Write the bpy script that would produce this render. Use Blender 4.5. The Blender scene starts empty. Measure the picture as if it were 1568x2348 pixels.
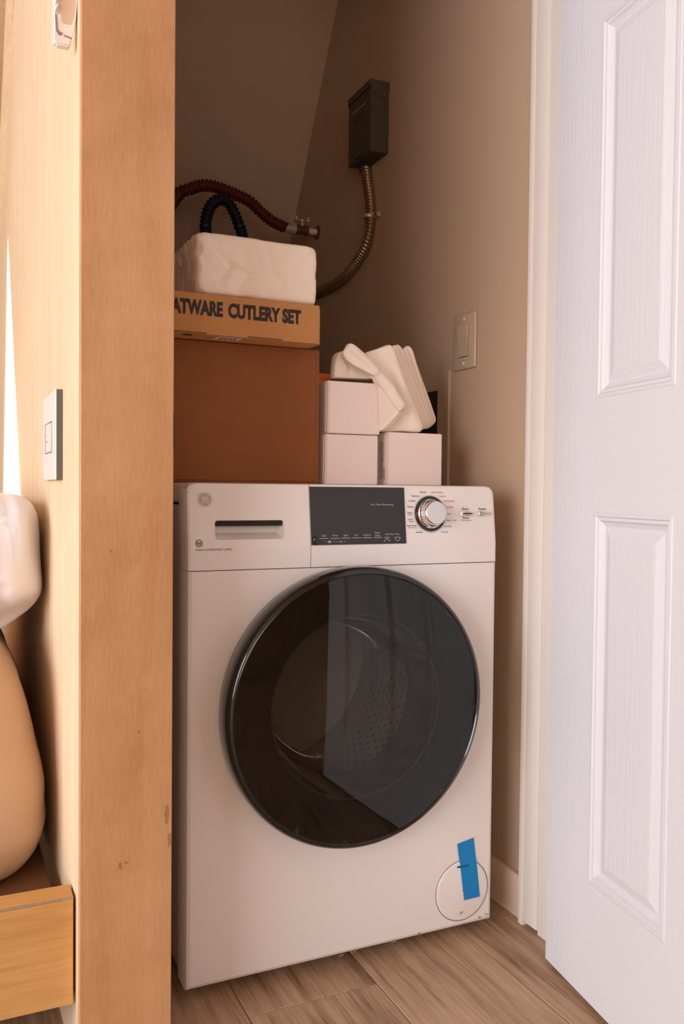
import bpy, bmesh, math, random
from mathutils import Vector, Matrix, noise
random.seed(7)
scene = bpy.context.scene
COL = scene.collection

# ------------------------------------------------------------------ camera
F_PX, YAW, PIT, ROL, ZC = 1979.243, 0.432484, -0.026644, 0.009824, 0.83992
def cam_axes():
    f = Vector((math.sin(YAW)*math.cos(PIT), math.cos(YAW)*math.cos(PIT), math.sin(PIT)))
    r = Vector((math.cos(YAW), -math.sin(YAW), 0)); u = r.cross(f)
    return (r*math.cos(ROL)+u*math.sin(ROL), u*math.cos(ROL)-r*math.sin(ROL), f)
CR, CU, CF = cam_axes()
cam_data = bpy.data.cameras.new('camera'); cam = bpy.data.objects.new('camera', cam_data); COL.objects.link(cam)
cam_data.sensor_fit = 'VERTICAL'; cam_data.sensor_height = 36.0
cam_data.lens = 36.0*F_PX/2348.0; cam_data.clip_start = 0.02
cam.matrix_world = Matrix(((CR.x, CU.x, -CF.x, 0), (CR.y, CU.y, -CF.y, 0), (CR.z, CU.z, -CF.z, ZC), (0, 0, 0, 1)))
scene.camera = cam
def on(x, y, ax, val):                       # a photograph pixel carried onto an axis-aligned plane of the room
    d = ((x-784)*CR-(y-1174)*CU)/F_PX+CF
    o = Vector((0, 0, ZC)); return o+d*((val-o[ax])/d[ax])

# ------------------------------------------------------------------ world, sun, daylight, exposure
world = bpy.data.worlds.new('sky'); scene.world = world; world.use_nodes = True
world.node_tree.nodes['Background'].inputs[0].default_value = (0.55, 0.70, 1.0, 1)
world.node_tree.nodes['Background'].inputs[1].default_value = 1.0
SUN_EL = math.radians(6.0)
sun_d = bpy.data.lights.new('sun', 'SUN'); sun = bpy.data.objects.new('sun', sun_d); COL.objects.link(sun)
sun_d.energy = 30.0; sun_d.angle = math.radians(0.6); sun_d.color = (1.0, 0.88, 0.70)
sun.rotation_euler = Vector((math.cos(SUN_EL), 0, -math.sin(SUN_EL))).to_track_quat('-Z', 'Y').to_euler()
def area(name, loc, direction, sx, sy, power, color):
    d = bpy.data.lights.new(name, 'AREA'); o = bpy.data.objects.new(name, d); COL.objects.link(o)
    d.shape = 'RECTANGLE'; d.size = sx; d.size_y = sy; d.energy = power; d.color = color
    o.location = loc; o.rotation_euler = Vector(direction).to_track_quat('-Z', 'Y').to_euler(); return o
area('window_daylight', (-3.02, -0.30, 1.25), (1, 0, 0), 3.80, 1.9, 175.0, (0.90, 0.93, 1.0))
area('rear_fill_light', (-0.75, -2.50, 1.35), (0, 1, 0), 1.9, 1.5, 20.0, (1.0, 0.92, 0.84))  # added fill lamp behind the camera; the rear wall has no window
vs = scene.view_settings
vs.view_transform = 'Standard'; vs.look = 'None'; vs.exposure = 0.22; vs.gamma = 1.0; vs.use_curve_mapping = False
scene.cycles.use_denoising = True
scene.cycles.max_bounces = 12; scene.cycles.diffuse_bounces = 6; scene.cycles.transparent_max_bounces = 24

# ------------------------------------------------------------------ materials
def new_mat(name):
    m = bpy.data.materials.new(name); m.use_nodes = True
    nt = m.node_tree; return m, nt, nt.nodes, nt.links, nt.nodes['Principled BSDF']
def plain(name, col, rough=0.5, metal=0.0, bump=0.0, bscale=200.0, var=0.0, vscale=6.0, coat=0.0, spec=0.5):
    m, nt, N, L, B = new_mat(name)
    B.inputs['Base Color'].default_value = (*col, 1); B.inputs['Roughness'].default_value = rough
    B.inputs['Metallic'].default_value = metal; B.inputs['Coat Weight'].default_value = coat
    B.inputs['Specular IOR Level'].default_value = spec
    tc = N.new('ShaderNodeTexCoord')
    if var > 0:
        n = N.new('ShaderNodeTexNoise'); n.inputs['Scale'].default_value = vscale; n.inputs['Detail'].default_value = 5
        L.new(tc.outputs['Object'], n.inputs['Vector'])
        mx = N.new('ShaderNodeMix'); mx.data_type = 'RGBA'
        mx.inputs['A'].default_value = (*[c*(1-var) for c in col], 1); mx.inputs['B'].default_value = (*[min(1, c*(1+var)) for c in col], 1)
        L.new(n.outputs['Fac'], mx.inputs['Factor']); L.new(mx.outputs['Result'], B.inputs['Base Color'])
    if bump > 0:
        n2 = N.new('ShaderNodeTexNoise'); n2.inputs['Scale'].default_value = bscale; n2.inputs['Detail'].default_value = 4
        L.new(tc.outputs['Object'], n2.inputs['Vector'])
        b = N.new('ShaderNodeBump'); b.inputs['Strength'].default_value = bump; b.inputs['Distance'].default_value = 0.002
        L.new(n2.outputs['Fac'], b.inputs['Height']); L.new(b.outputs['Normal'], B.inputs['Normal'])
    return m
def wood(name, cols, scale=(60, 60, 2.2), rough=0.55, blotch=2.5, bump=0.15, knots=0.0, rand=False, fine=6.0):
    """cols: dark, mid, light; the grain runs along the axis with the small scale"""
    m, nt, N, L, B = new_mat(name)
    tc = N.new('ShaderNodeTexCoord'); mp = N.new('ShaderNodeMapping'); mp.inputs['Scale'].default_value = scale
    src = tc.outputs['Object']
    if rand:
        oi = N.new('ShaderNodeObjectInfo'); ml = N.new('ShaderNodeMath'); ml.operation = 'MULTIPLY'; ml.inputs[1].default_value = 37.0
        L.new(oi.outputs['Random'], ml.inputs[0])
        ad = N.new('ShaderNodeVectorMath'); ad.operation = 'ADD'; L.new(src, ad.inputs[0]); L.new(ml.outputs[0], ad.inputs[1]); src = ad.outputs[0]
    L.new(src, mp.inputs['Vector'])
    n1 = N.new('ShaderNodeTexNoise'); n1.inputs['Scale'].default_value = 1.0; n1.inputs['Detail'].default_value = 6; n1.inputs['Distortion'].default_value = 0.6
    L.new(mp.outputs['Vector'], n1.inputs['Vector'])
    mp2 = N.new('ShaderNodeMapping'); mp2.inputs['Scale'].default_value = tuple(s*fine for s in scale)
    L.new(src, mp2.inputs['Vector'])
    n2 = N.new('ShaderNodeTexNoise'); n2.inputs['Scale'].default_value = 1.0; n2.inputs['Detail'].default_value = 3
    L.new(mp2.outputs['Vector'], n2.inputs['Vector'])
    n3 = N.new('ShaderNodeTexNoise'); n3.inputs['Scale'].default_value = blotch; n3.inputs['Detail'].default_value = 4
    L.new(src, n3.inputs['Vector'])
    a1 = N.new('ShaderNodeMath'); a1.operation = 'MULTIPLY'; a1.inputs[1].default_value = 0.42; L.new(n1.outputs['Fac'], a1.inputs[0])
    a2 = N.new('ShaderNodeMath'); a2.operation = 'MULTIPLY_ADD'; a2.inputs[1].default_value = 0.28; L.new(n2.outputs['Fac'], a2.inputs[0]); L.new(a1.outputs[0], a2.inputs[2])
    a3 = N.new('ShaderNodeMath'); a3.operation = 'MULTIPLY_ADD'; a3.inputs[1].default_value = 0.30; L.new(n3.outputs['Fac'], a3.inputs[0]); L.new(a2.outputs[0], a3.inputs[2])
    rp = N.new('ShaderNodeValToRGB'); e = rp.color_ramp.elements
    e[0].position = 0.34; e[0].color = (*cols[0], 1); e[1].position = 0.66; e[1].color = (*cols[2], 1)
    x = e.new(0.5); x.color = (*cols[1], 1)
    L.new(a3.outputs[0], rp.inputs['Fac']); L.new(rp.outputs['Color'], B.inputs['Base Color'])
    B.inputs['Roughness'].default_value = rough; B.inputs['Specular IOR Level'].default_value = 0.3
    b = N.new('ShaderNodeBump'); b.inputs['Strength'].default_value = bump; b.inputs['Distance'].default_value = 0.0015
    L.new(a2.outputs[0], b.inputs['Height']); L.new(b.outputs['Normal'], B.inputs['Normal'])
    return m
def tinted_glass(name, tint, ior=1.5, rough=0.0):
    m, nt, N, L, B = new_mat(name); N.remove(B)
    tr = N.new('ShaderNodeBsdfTransparent'); tr.inputs[0].default_value = (*tint, 1)
    gl = N.new('ShaderNodeBsdfGlossy'); gl.inputs['Roughness'].default_value = rough; gl.inputs[0].default_value = (1, 1, 1, 1)
    fr = N.new('ShaderNodeFresnel'); fr.inputs['IOR'].default_value = ior
    mx = N.new('ShaderNodeMixShader'); L.new(fr.outputs[0], mx.inputs[0]); L.new(tr.outputs[0], mx.inputs[1]); L.new(gl.outputs[0], mx.inputs[2])
    L.new(mx.outputs[0], N['Material Output'].inputs[0]); return m
def grain_paint(name, col, scale, strength=0.35):
    m, nt, N, L, B = new_mat(name)
    B.inputs['Base Color'].default_value = (*col, 1); B.inputs['Roughness'].default_value = 0.5; B.inputs['Specular IOR Level'].default_value = 0.35
    tc = N.new('ShaderNodeTexCoord'); mp = N.new('ShaderNodeMapping'); mp.inputs['Scale'].default_value = scale
    L.new(tc.outputs['Object'], mp.inputs['Vector'])
    n = N.new('ShaderNodeTexNoise'); n.inputs['Scale'].default_value = 1; n.inputs['Detail'].default_value = 3; n.inputs['Distortion'].default_value = 0.4
    L.new(mp.outputs['Vector'], n.inputs['Vector'])
    b = N.new('ShaderNodeBump'); b.inputs['Strength'].default_value = strength; b.inputs['Distance'].default_value = 0.0012
    L.new(n.outputs['Fac'], b.inputs['Height']); L.new(b.outputs['Normal'], B.inputs['Normal'])
    return m
def wall_paint(name, col):
    m, nt, N, L, B = new_mat(name)
    B.inputs['Base Color'].default_value = (*col, 1); B.inputs['Roughness'].default_value = 0.72; B.inputs['Specular IOR Level'].default_value = 0.25
    tc = N.new('ShaderNodeTexCoord')
    n = N.new('ShaderNodeTexNoise'); n.inputs['Scale'].default_value = 130; n.inputs['Detail'].default_value = 5
    v = N.new('ShaderNodeTexNoise'); v.inputs['Scale'].default_value = 22; v.inputs['Detail'].default_value = 6; v.inputs['Distortion'].default_value = 1.2
    L.new(tc.outputs['Object'], n.inputs['Vector']); L.new(tc.outputs['Object'], v.inputs['Vector'])
    r = N.new('ShaderNodeMapRange'); r.inputs['From Min'].default_value = 0.60; r.inputs['From Max'].default_value = 0.72; L.new(v.outputs['Fac'], r.inputs['Value'])
    s = N.new('ShaderNodeMath'); s.operation = 'MULTIPLY_ADD'; s.inputs[1].default_value = 0.35; L.new(n.outputs['Fac'], s.inputs[0]); L.new(r.outputs[0], s.inputs[2])
    b = N.new('ShaderNodeBump'); b.inputs['Strength'].default_value = 0.22; b.inputs['Distance'].default_value = 0.002
    L.new(s.outputs[0], b.inputs['Height']); L.new(b.outputs['Normal'], B.inputs['Normal'])
    return m

M = {}
M['panel_ply'] = wood('pale birch plywood', ((0.64, 0.46, 0.28), (0.735, 0.56, 0.37), (0.80, 0.645, 0.47)), (70, 70, 1.6), blotch=1.8, bump=0.05)
M['post_ply'] = wood('reddish plywood', ((0.42, 0.205, 0.088), (0.51, 0.27, 0.125), (0.58, 0.325, 0.165)), (17, 17, 2.4), blotch=10, bump=0.3, fine=16)
M['bench_ply'] = wood('golden plywood', ((0.44, 0.22, 0.07), (0.56, 0.30, 0.10), (0.64, 0.38, 0.16)), (2.0, 40, 34), blotch=4, bump=0.15)
M['ply_edge'] = plain('plywood edge', (0.62, 0.45, 0.28), 0.7, var=0.2, vscale=60)
M['band_edge'] = plain('worn plywood edge', (0.34, 0.24, 0.15), 0.8, var=0.3, vscale=120)
M['brown_board'] = plain('brown hardboard', (0.13, 0.052, 0.02), 0.8, bump=0.3, bscale=300, var=0.2, vscale=40)
M['floor'] = wood('oak plank', ((0.17, 0.095, 0.052), (0.43, 0.28, 0.175), (0.55, 0.38, 0.255)), (46, 2.2, 46), rough=0.5, blotch=5, bump=0.25, rand=True, fine=5)
M['floor_gap'] = plain('plank joint', (0.10, 0.055, 0.03), 0.9)
M['room_wood'] = wood('room pine boards', ((0.36, 0.22, 0.12), (0.45, 0.29, 0.165), (0.52, 0.36, 0.22)), (12, 12, 1.2), blotch=2)
M['wall'] = wall_paint('warm beige wall paint', (0.55, 0.39, 0.27))
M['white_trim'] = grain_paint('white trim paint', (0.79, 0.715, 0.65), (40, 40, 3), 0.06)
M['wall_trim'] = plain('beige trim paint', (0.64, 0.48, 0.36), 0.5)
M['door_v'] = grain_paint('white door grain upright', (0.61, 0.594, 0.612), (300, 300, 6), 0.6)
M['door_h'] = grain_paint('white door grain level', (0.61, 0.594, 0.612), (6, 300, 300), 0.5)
M['appliance'] = plain('white enamel', (0.80, 0.75, 0.725), 0.28, coat=0.25)
M['appliance_side'] = plain('grey enamel', (0.62, 0.57, 0.54), 0.45)
M['seam'] = plain('dark seam', (0.03, 0.025, 0.022), 0.8)
M['screen'] = plain('charcoal glass screen', (0.030, 0.030, 0.029), 0.10, spec=0.35)
M['black_gloss'] = plain('black gloss plastic', (0.008, 0.0075, 0.007), 0.16, coat=0.4)
M['black_bezel'] = plain('black bezel', (0.010, 0.010, 0.011), 0.4, spec=0.15)
M['smoke_glass'] = tinted_glass('smoked glass', (0.54, 0.52, 0.495), 1.50)
M['bowl_glass'] = tinted_glass('clear bowl glass', (0.80, 0.79, 0.77), 1.22)
M['rubber'] = plain('grey rubber', (0.10, 0.09, 0.085), 0.6)
M['steel'] = plain('drum steel', (0.66, 0.58, 0.50), 0.45, 0.85)
M['chrome'] = plain('chrome', (0.80, 0.78, 0.76), 0.08, 1.0)
M['brushed'] = plain('brushed aluminium', (0.78, 0.77, 0.77), 0.34, 1.0)
M['ring_grey'] = plain('grey ring', (0.10, 0.10, 0.10), 0.4)
M['ink_black'] = plain('black ink', (0.02, 0.017, 0.017), 0.7)
M['ink_red'] = plain('red ink', (0.50, 0.045, 0.02), 0.7)
M['ink_blue'] = plain('blue ink', (0.08, 0.16, 0.50), 0.7)
M['ink_grey'] = plain('grey ink', (0.24, 0.19, 0.17), 0.7)
M['ink_light'] = plain('pale print', (0.48, 0.46, 0.45), 0.6)
M['emblem'] = plain('taupe emblem', (0.48, 0.37, 0.29), 0.5)
M['emblem_line'] = plain('pale emblem line', (0.78, 0.67, 0.57), 0.5)
M['stain'] = plain('brown wood stain', (0.36, 0.155, 0.06), 0.7, var=0.25, vscale=150)
M['rust'] = plain('rust smear', (0.50, 0.24, 0.12), 0.8, var=0.3, vscale=80)
M['tape'] = plain('blue tape', (0.0, 0.22, 0.55), 0.75, bump=0.1, bscale=500)
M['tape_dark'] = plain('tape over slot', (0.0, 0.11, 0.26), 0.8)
M['kraft'] = plain('brown cardboard', (0.25, 0.08, 0.02), 0.85, bump=0.12, bscale=400, var=0.12, vscale=30)
M['kraft_light'] = plain('tan cardboard', (0.50, 0.235, 0.075), 0.8, bump=0.1, bscale=400, var=0.08, vscale=40)
M['kraft_edge'] = plain('cardboard cut edge', (0.20, 0.09, 0.035), 0.9)
M['white_card'] = plain('white carton', (0.88, 0.75, 0.70), 0.75, var=0.03, vscale=30)
M['label'] = plain('white label', (0.75, 0.70, 0.68), 0.6)
M['film'] = plain('white plastic wrap', (0.90, 0.77, 0.65), 0.32, bump=0.3, bscale=40, coat=0.15)
M['cloth'] = plain('white cotton', (0.90, 0.79, 0.69), 0.85, bump=0.06, bscale=700)
M['pillow'] = plain('white satin pillow', (0.83, 0.83, 0.91), 0.42)
M['beanbag'] = plain('beige fabric', (0.60, 0.41, 0.27), 0.6, bump=0.05, bscale=600)
M['orange'] = plain('orange carton', (0.75, 0.20, 0.03), 0.6)
M['hose_red'] = plain('dark red hose', (0.11, 0.008, 0.007), 0.5)
M['hose_blue'] = plain('navy hose', (0.004, 0.007, 0.018), 0.5)
M['brass'] = plain('dull brass', (0.30, 0.18, 0.08), 0.4, 0.9)
M['zinc'] = plain('zinc', (0.66, 0.60, 0.52), 0.4, 0.6)
M['galv'] = plain('conduit steel', (0.36, 0.24, 0.145), 0.36, 0.8)
M['pvc'] = plain('white pipe', (0.80, 0.66, 0.55), 0.5)
M['collar'] = plain('red brown collar', (0.20, 0.05, 0.03), 0.6)
M['olive'] = plain('olive grey enamel', (0.065, 0.056, 0.036), 0.5, var=0.08)
M['olive_dark'] = plain('dark plate', (0.045, 0.037, 0.025), 0.5)
M['switch'] = plain('almond plastic', (0.56, 0.42, 0.30), 0.4)
M['plate_white'] = plain('white plate', (0.80, 0.72, 0.68), 0.35)
M['plate_grey'] = plain('grey plate back', (0.10, 0.095, 0.08), 0.5)
M['plate_shade'] = plain('painted side shade', (0.62, 0.46, 0.34), 0.5)  # tan tone paints shade onto the white unit's side
M['dark'] = plain('dark cavity', (0.03, 0.02, 0.012), 0.9)
M['window_glass'] = plain('window pane', (0.7, 0.75, 0.8), 0.1)

# ------------------------------------------------------------------ mesh helpers
def link(name, me, m, parent=None, smooth=False, kind=None):
    o = bpy.data.objects.new(name, me); COL.objects.link(o)
    if m is not None and not me.materials: me.materials.append(M[m] if isinstance(m, str) else m)
    if parent is not None: o.parent = parent
    if smooth:
        for p in me.polygons: p.use_smooth = True
    if kind: o['kind'] = kind
    return o
def obj(name, bm, m, parent=None, smooth=False, kind=None, sharp=None):
    bmesh.ops.recalc_face_normals(bm, faces=bm.faces)
    me = bpy.data.meshes.new(name); bm.to_mesh(me); bm.free()
    o = link(name, me, m, parent, smooth or sharp is not None, kind)
    if sharp is not None: me.set_sharp_from_angle(angle=math.radians(sharp))
    return o
def empty(name, loc=(0, 0, 0), rz=0.0):
    o = bpy.data.objects.new(name, None); COL.objects.link(o); o.location = loc; o.rotation_euler = (0, 0, rz); o.empty_display_size = 0.05; return o
def tag(o, label, cat, group=None):
    o['label'] = label; o['category'] = cat
    if group: o['group'] = group
    return o
def struct(o, label=None):
    o['kind'] = 'structure'
    if label: o['label'] = label
    return o
def add_box(bm, a, b, bev=0.0, seg=2, mat=None):
    a = Vector(a); b = Vector(b); c = (a+b)/2; s = b-a
    r = bmesh.ops.create_cube(bm, size=1.0); vs_ = r['verts']
    for v in vs_:
        v.co = Vector((v.co.x*s.x+c.x, v.co.y*s.y+c.y, v.co.z*s.z+c.z))
    if bev > 0:
        es = list({e for v in vs_ for e in v.link_edges})
        r2 = bmesh.ops.bevel(bm, geom=es, offset=bev, segments=seg, affect='EDGES', profile=0.5)
        vs_ = list({v for f in r2['faces'] for v in f.verts} | {v for v in vs_ if v.is_valid})
    if mat is not None:
        for v in vs_: v.co = mat @ v.co
    return vs_
def box(name, a, b, m, parent=None, bev=0.0, seg=2):
    bm = bmesh.new(); add_box(bm, a, b, bev, seg); return obj(name, bm, m, parent, sharp=35 if bev else None)
def lathe(bm, prof, center, axis='Y', n=96, a0=0.0, a1=2*math.pi, close=True):
    """prof: (radius, along) pairs; centre: point the axis passes through"""
    c = Vector(center); rings = []
    full = abs(a1-a0-2*math.pi) < 1e-6
    cnt = n if full else n+1
    for r, h in prof:
        ring = []
        for i in range(cnt):
            t = a0+(a1-a0)*i/n; p, q = r*math.cos(t), r*math.sin(t)
            co = {'Y': Vector((p, h, q)), 'X': Vector((h, p, q)), 'Z': Vector((p, q, h))}[axis]
            ring.append(bm.verts.new(c+co))
        rings.append(ring)
    for A, B in zip(rings, rings[1:]):
        for i in range(n):
            j = (i+1) % cnt
            try: bm.faces.new((A[i], A[j], B[j], B[i]))
            except ValueError: pass
    return rings
def lathe_obj(name, prof, center, m, parent=None, axis='Y', n=96, sharp=40, cap0=False, cap1=False):
    bm = bmesh.new(); rings = lathe(bm, prof, center, axis, n)
    if cap0: bm.faces.new(rings[0])
    if cap1: bm.faces.new(rings[-1])
    return obj(name, bm, m, parent, sharp=sharp)
def spline(pts, per=24):
    P = [Vector(p) for p in pts]; P = [P[0]*2-P[1]]+P+[P[-1]*2-P[-2]]; out = []
    for i in range(1, len(P)-2):
        for k in range(per):
            t = k/per; a, b, c, d = P[i-1], P[i], P[i+1], P[i+2]
            out.append(0.5*((2*b)+(c-a)*t+(2*a-5*b+4*c-d)*t*t+(3*b-a-3*c+d)*t**3))
    out.append(P[-2]); return out
def resample(pts, step):
    out = [pts[0]]; acc = 0.0; last = pts[0]
    for p in pts[1:]:
        seg = (p-last).length
        while acc+seg >= step and seg > 1e-9:
            t = (step-acc)/seg; q = last.lerp(p, t); out.append(q); last = q; seg = (p-last).length; acc = 0.0
        acc += seg; last = p
    return out
def tube(bm, pts, rad, n=14, cap=True, helix=0.0):
    """sweep along pts; rad(i) gives the radius of ring i (rad(i, angle) if helix)"""
    up = Vector((0.12, 0.31, 0.94)); rings = []; prev = None
    for i, p in enumerate(pts):
        d = (pts[min(i+1, len(pts)-1)]-pts[max(i-1, 0)]).normalized()
        if prev is None: a = d.cross(up).normalized()
        else: a = (prev-d*prev.dot(d)).normalized()
        prev = a; b = d.cross(a); ring = []
        for k in range(n):
            t = 2*math.pi*k/n
            r = rad(i, t) if helix else rad(i)
            ring.append(bm.verts.new(p+(a*math.cos(t)+b*math.sin(t))*r))
        rings.append(ring)
    for A, B in zip(rings, rings[1:]):
        for k in range(n): bm.faces.new((A[k], A[(k+1) % n], B[(k+1) % n], B[k]))
    if cap: bm.faces.new(rings[0]); bm.faces.new(list(reversed(rings[-1])))
def ribbed(name, pts, r0, r1, pitch, m, parent=None, n=14):
    P = resample(spline(pts), pitch/6)
    bm = bmesh.new(); tube(bm, P, lambda i: r0+(r1-r0)*(0.5+0.5*math.cos(2*math.pi*i/6))**0.8, n)
    return obj(name, bm, m, parent, smooth=True)
def prism(bm, poly, axis, lo, hi):
    """poly: 2-D outline in the two other axes, extruded from lo to hi along axis"""
    def co(p, h):
        return {'Y': Vector((p[0], h, p[1])), 'X': Vector((h, p[0], p[1])), 'Z': Vector((p[0], p[1], h))}[axis]
    A = [bm.verts.new(co(p, lo)) for p in poly]; B = [bm.verts.new(co(p, hi)) for p in poly]; n = len(poly)
    bm.faces.new(A); bm.faces.new(list(reversed(B)))
    for i in range(n): bm.faces.new((A[i], B[i], B[(i+1) % n], A[(i+1) % n]))
def rrect(x0, x1, z0, z1, r, n=6):
    out = []
    for cx, cz, a in ((x1-r, z0+r, -90), (x1-r, z1-r, 0), (x0+r, z1-r, 90), (x0+r, z0+r, 180)):
        for k in range(n+1):
            t = math.radians(a+90*k/n); out.append((cx+r*math.cos(t), cz+r*math.sin(t)))
    return out
def text_mesh(s, bold=0.0):
    c = bpy.data.curves.new('lettering', 'FONT'); c.body = s; c.size = 1.0; c.offset = bold; c.resolution_u = 3
    o = bpy.data.objects.new('lettering', c); COL.objects.link(o)
    dg = bpy.context.evaluated_depsgraph_get(); dg.update()
    me = bpy.data.meshes.new_from_object(o.evaluated_get(dg)); bpy.data.objects.remove(o); bpy.data.curves.remove(c); return me
def text_fit(name, s, x0, x1, z0, z1, y, m, parent, bold=0.0, rot90=False, plane='Y', slope=0.0):
    """flat print on an upright face, filling the rectangle"""
    me = text_mesh(s, bold); xs = [v.co.x for v in me.vertices]; ys = [v.co.y for v in me.vertices]
    a0, a1, b0, b1 = min(xs), max(xs), min(ys), max(ys)
    for v in me.vertices:
        p = (v.co.x-a0)/(a1-a0); q = (v.co.y-b0)/(b1-b0)
        if rot90: p, q = q, p
        h, z = x0+(x1-x0)*p, z0+(z1-z0)*q
        v.co = (h, y+slope*(z-(z0+z1)/2), z) if plane == 'Y' else (y, h, z)
    return link(name, me, m, parent)
def strokes(bm, pts, w, y, closed=False):
    """a flat ribbon of width w through 2-D points on the face at depth y"""
    n = len(pts); L_, R_ = [], []
    yf = y if callable(y) else (lambda z: y)
    for i, p in enumerate(pts):
        a = pts[(i-1) % n] if (closed or i) else p; b = pts[(i+1) % n] if (closed or i < n-1) else p
        dx, dz = b[0]-a[0], b[1]-a[1]; l = math.hypot(dx, dz) or 1; nx, nz = -dz/l*w/2, dx/l*w/2
        L_.append(bm.verts.new((p[0]+nx, yf(p[1]+nz), p[1]+nz))); R_.append(bm.verts.new((p[0]-nx, yf(p[1]-nz), p[1]-nz)))
    for i in range(n if closed else n-1):
        j = (i+1) % n; bm.faces.new((L_[i], L_[j], R_[j], R_[i]))
def ring_strip(bm, cx, cz, r, w, y, n=48):
    strokes(bm, [(cx+r*math.cos(2*math.pi*i/n), cz+r*math.sin(2*math.pi*i/n)) for i in range(n)], w, y, True)
def disc(bm, cx, cz, r, y, n=40):
    yf = y if callable(y) else (lambda z: y)
    bm.faces.new([bm.verts.new((cx+r*math.cos(2*math.pi*i/n), yf(cz+r*math.sin(2*math.pi*i/n)), cz+r*math.sin(2*math.pi*i/n))) for i in range(n)])

# ------------------------------------------------------------------ the room
XW = 1.034                       # face of the closet's right wall
YS, ZS, KS = 2.301, 2.247, 0.61  # sloping roof wall: Y = YS + (ZS - z) * KS
def yslope(z): return YS+(ZS-z)*KS
def xpanel(y): return 0.170-0.0101*(y-1.22)

# floor: sub-floor with separate planks where they can be seen
fl = box('floor', (-3.2, -2.6, -0.05), (2.3, 4.4, -0.004), 'floor_gap'); struct(fl, 'oak plank floor')
PW = 0.229; random.seed(3)
def plank(x0, y0, x1, y1):
    bm = bmesh.new(); g = 0.0006
    add_box(bm, (-(x1-x0)/2+g, -(y1-y0)/2+g, -0.006), ((x1-x0)/2-g, (y1-y0)/2-g, 0.0), 0.0012, 1)
    p = obj('plank', bm, 'floor', fl); p.location = ((x0+x1)/2, (y0+y1)/2, 0)
cols = [0.667-PW*k for k in range(-7, 17)]
offs = {0.667: 1.287}
for k, x0 in enumerate(cols):
    if x0 > 2.3 or x0+PW < -3.2: continue
    y = -2.6; first = True
    # the column whose cross joint shows in front of the appliance has its joint at Y = 1.285
    start = {7: 0.31, 8: 1.285-1.22*3}.get(k, -2.6-random.random()*1.2)
    y = start
    while y > -2.6: y -= 1.22
    while y < 4.4:
        a, b = max(y, -2.6), min(y+1.22, 4.4)
        if b-a > 0.03: plank(max(x0, -3.2), a, min(x0+PW, 2.3), b)
        y += 1.22

# closet side wall on the right, with painted surface
bm = bmesh.new(); prism(bm, [(1.30, 0), (3.80, 0), (yslope(0)+0.2, 0), (yslope(3.2)+0.2, 3.2), (1.30, 3.2)], 'X', XW, XW+0.10)
wr = struct(obj('wall_right', bm, 'wall'), 'beige textured closet wall')
# sloping rear wall of the closet (underside of the roof)
bm = bmesh.new(); prism(bm, [(yslope(-0.05), -0.05), (yslope(-0.05)+0.15, -0.05), (yslope(3.4)+0.15, 3.4), (yslope(3.4), 3.4)], 'X', 0.30, XW)
struct(obj('wall_back', bm, 'wall'), 'sloping beige rear wall of the closet')
# closet ceiling and the wall over the opening
struct(box('ceiling', (0.30, 1.30, 2.95), (XW, 2.2, 3.0), 'wall'), 'closet ceiling')
struct(box('wall_front', (0.30, 1.24, 2.10), (1.20, 1.34, 3.0), 'wall'), 'wall over the closet opening')
struct(box('wall_end', (1.06, 1.24, 0.0), (2.3, 1.34, 2.45), 'wall'), 'painted wall beside the closet opening')

# partition on the left: plywood panel, capping board, inner lining
pt = struct(empty('wall_left', (0.17, 1.22, 0)), 'plywood covered partition at the closet edge')
def left_panel(bm, x_off, thick, y0, y1, z0, z1):
    vs0 = []
    for y in (y0, y1):
        for x in (xpanel(y)+x_off, xpanel(y)+x_off+thick):
            for z in (z0, z1): vs0.append(bm.verts.new((x-0.17, y-1.22, z)))
    for f in ((0, 1, 3, 2), (4, 6, 7, 5), (0, 4, 5, 1), (2, 3, 7, 6), (0, 2, 6, 4), (1, 5, 7, 3)): bm.faces.new([vs0[i] for i in f])
bm = bmesh.new(); left_panel(bm, 0, 0.012, 1.2345, 4.2, 0.0, 2.45); obj('plywood_panel', bm, 'panel_ply', pt)
bm = bmesh.new(); add_box(bm, (-0.0005, 0.0, 0.0), (0.128, 0.014, 2.45), 0.0010, 1); eb = obj('end_board', bm, 'post_ply', pt)
box('stud_core', (0.013, 0.0145, 0.0), (0.112, 0.30, 2.45), 'ply_edge', pt)
box('inner_lining', (0.113, 0.0145, 0.0), (0.1275, 2.9, 3.0), 'wall', pt)
def stain(px, py, w, h, seed):
    p = on(px, py, 1, 1.22); rnd = random.Random(seed); bm = bmesh.new(); n = 18
    bm.faces.new([bm.verts.new((p.x-0.17+w*math.cos(t)*rnd.uniform(0.45, 1), -0.0003, p.z+h*math.sin(t)*rnd.uniform(0.45, 1))) for t in [2*math.pi*i/n for i in range(n)]])
    obj('stain', bm, 'stain', pt)
for a_ in ((382, 1868, 0.004, 0.022, 1), (388, 1925, 0.003, 0.014, 2), (275, 1985, 0.003, 0.007, 3), (318, 1678, 0.002, 0.003, 4), (254, 1264, 0.0018, 0.003, 5), (290, 1978, 0.004, 0.002, 6)): stain(*a_)
# strike plate on the closet side of the capping board, its lip just proud of the edge
sp = box('strike_plate', (0.1282, 0.0, 0.895), (0.1292, 0.03, 0.945), 'dark', pt)

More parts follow.
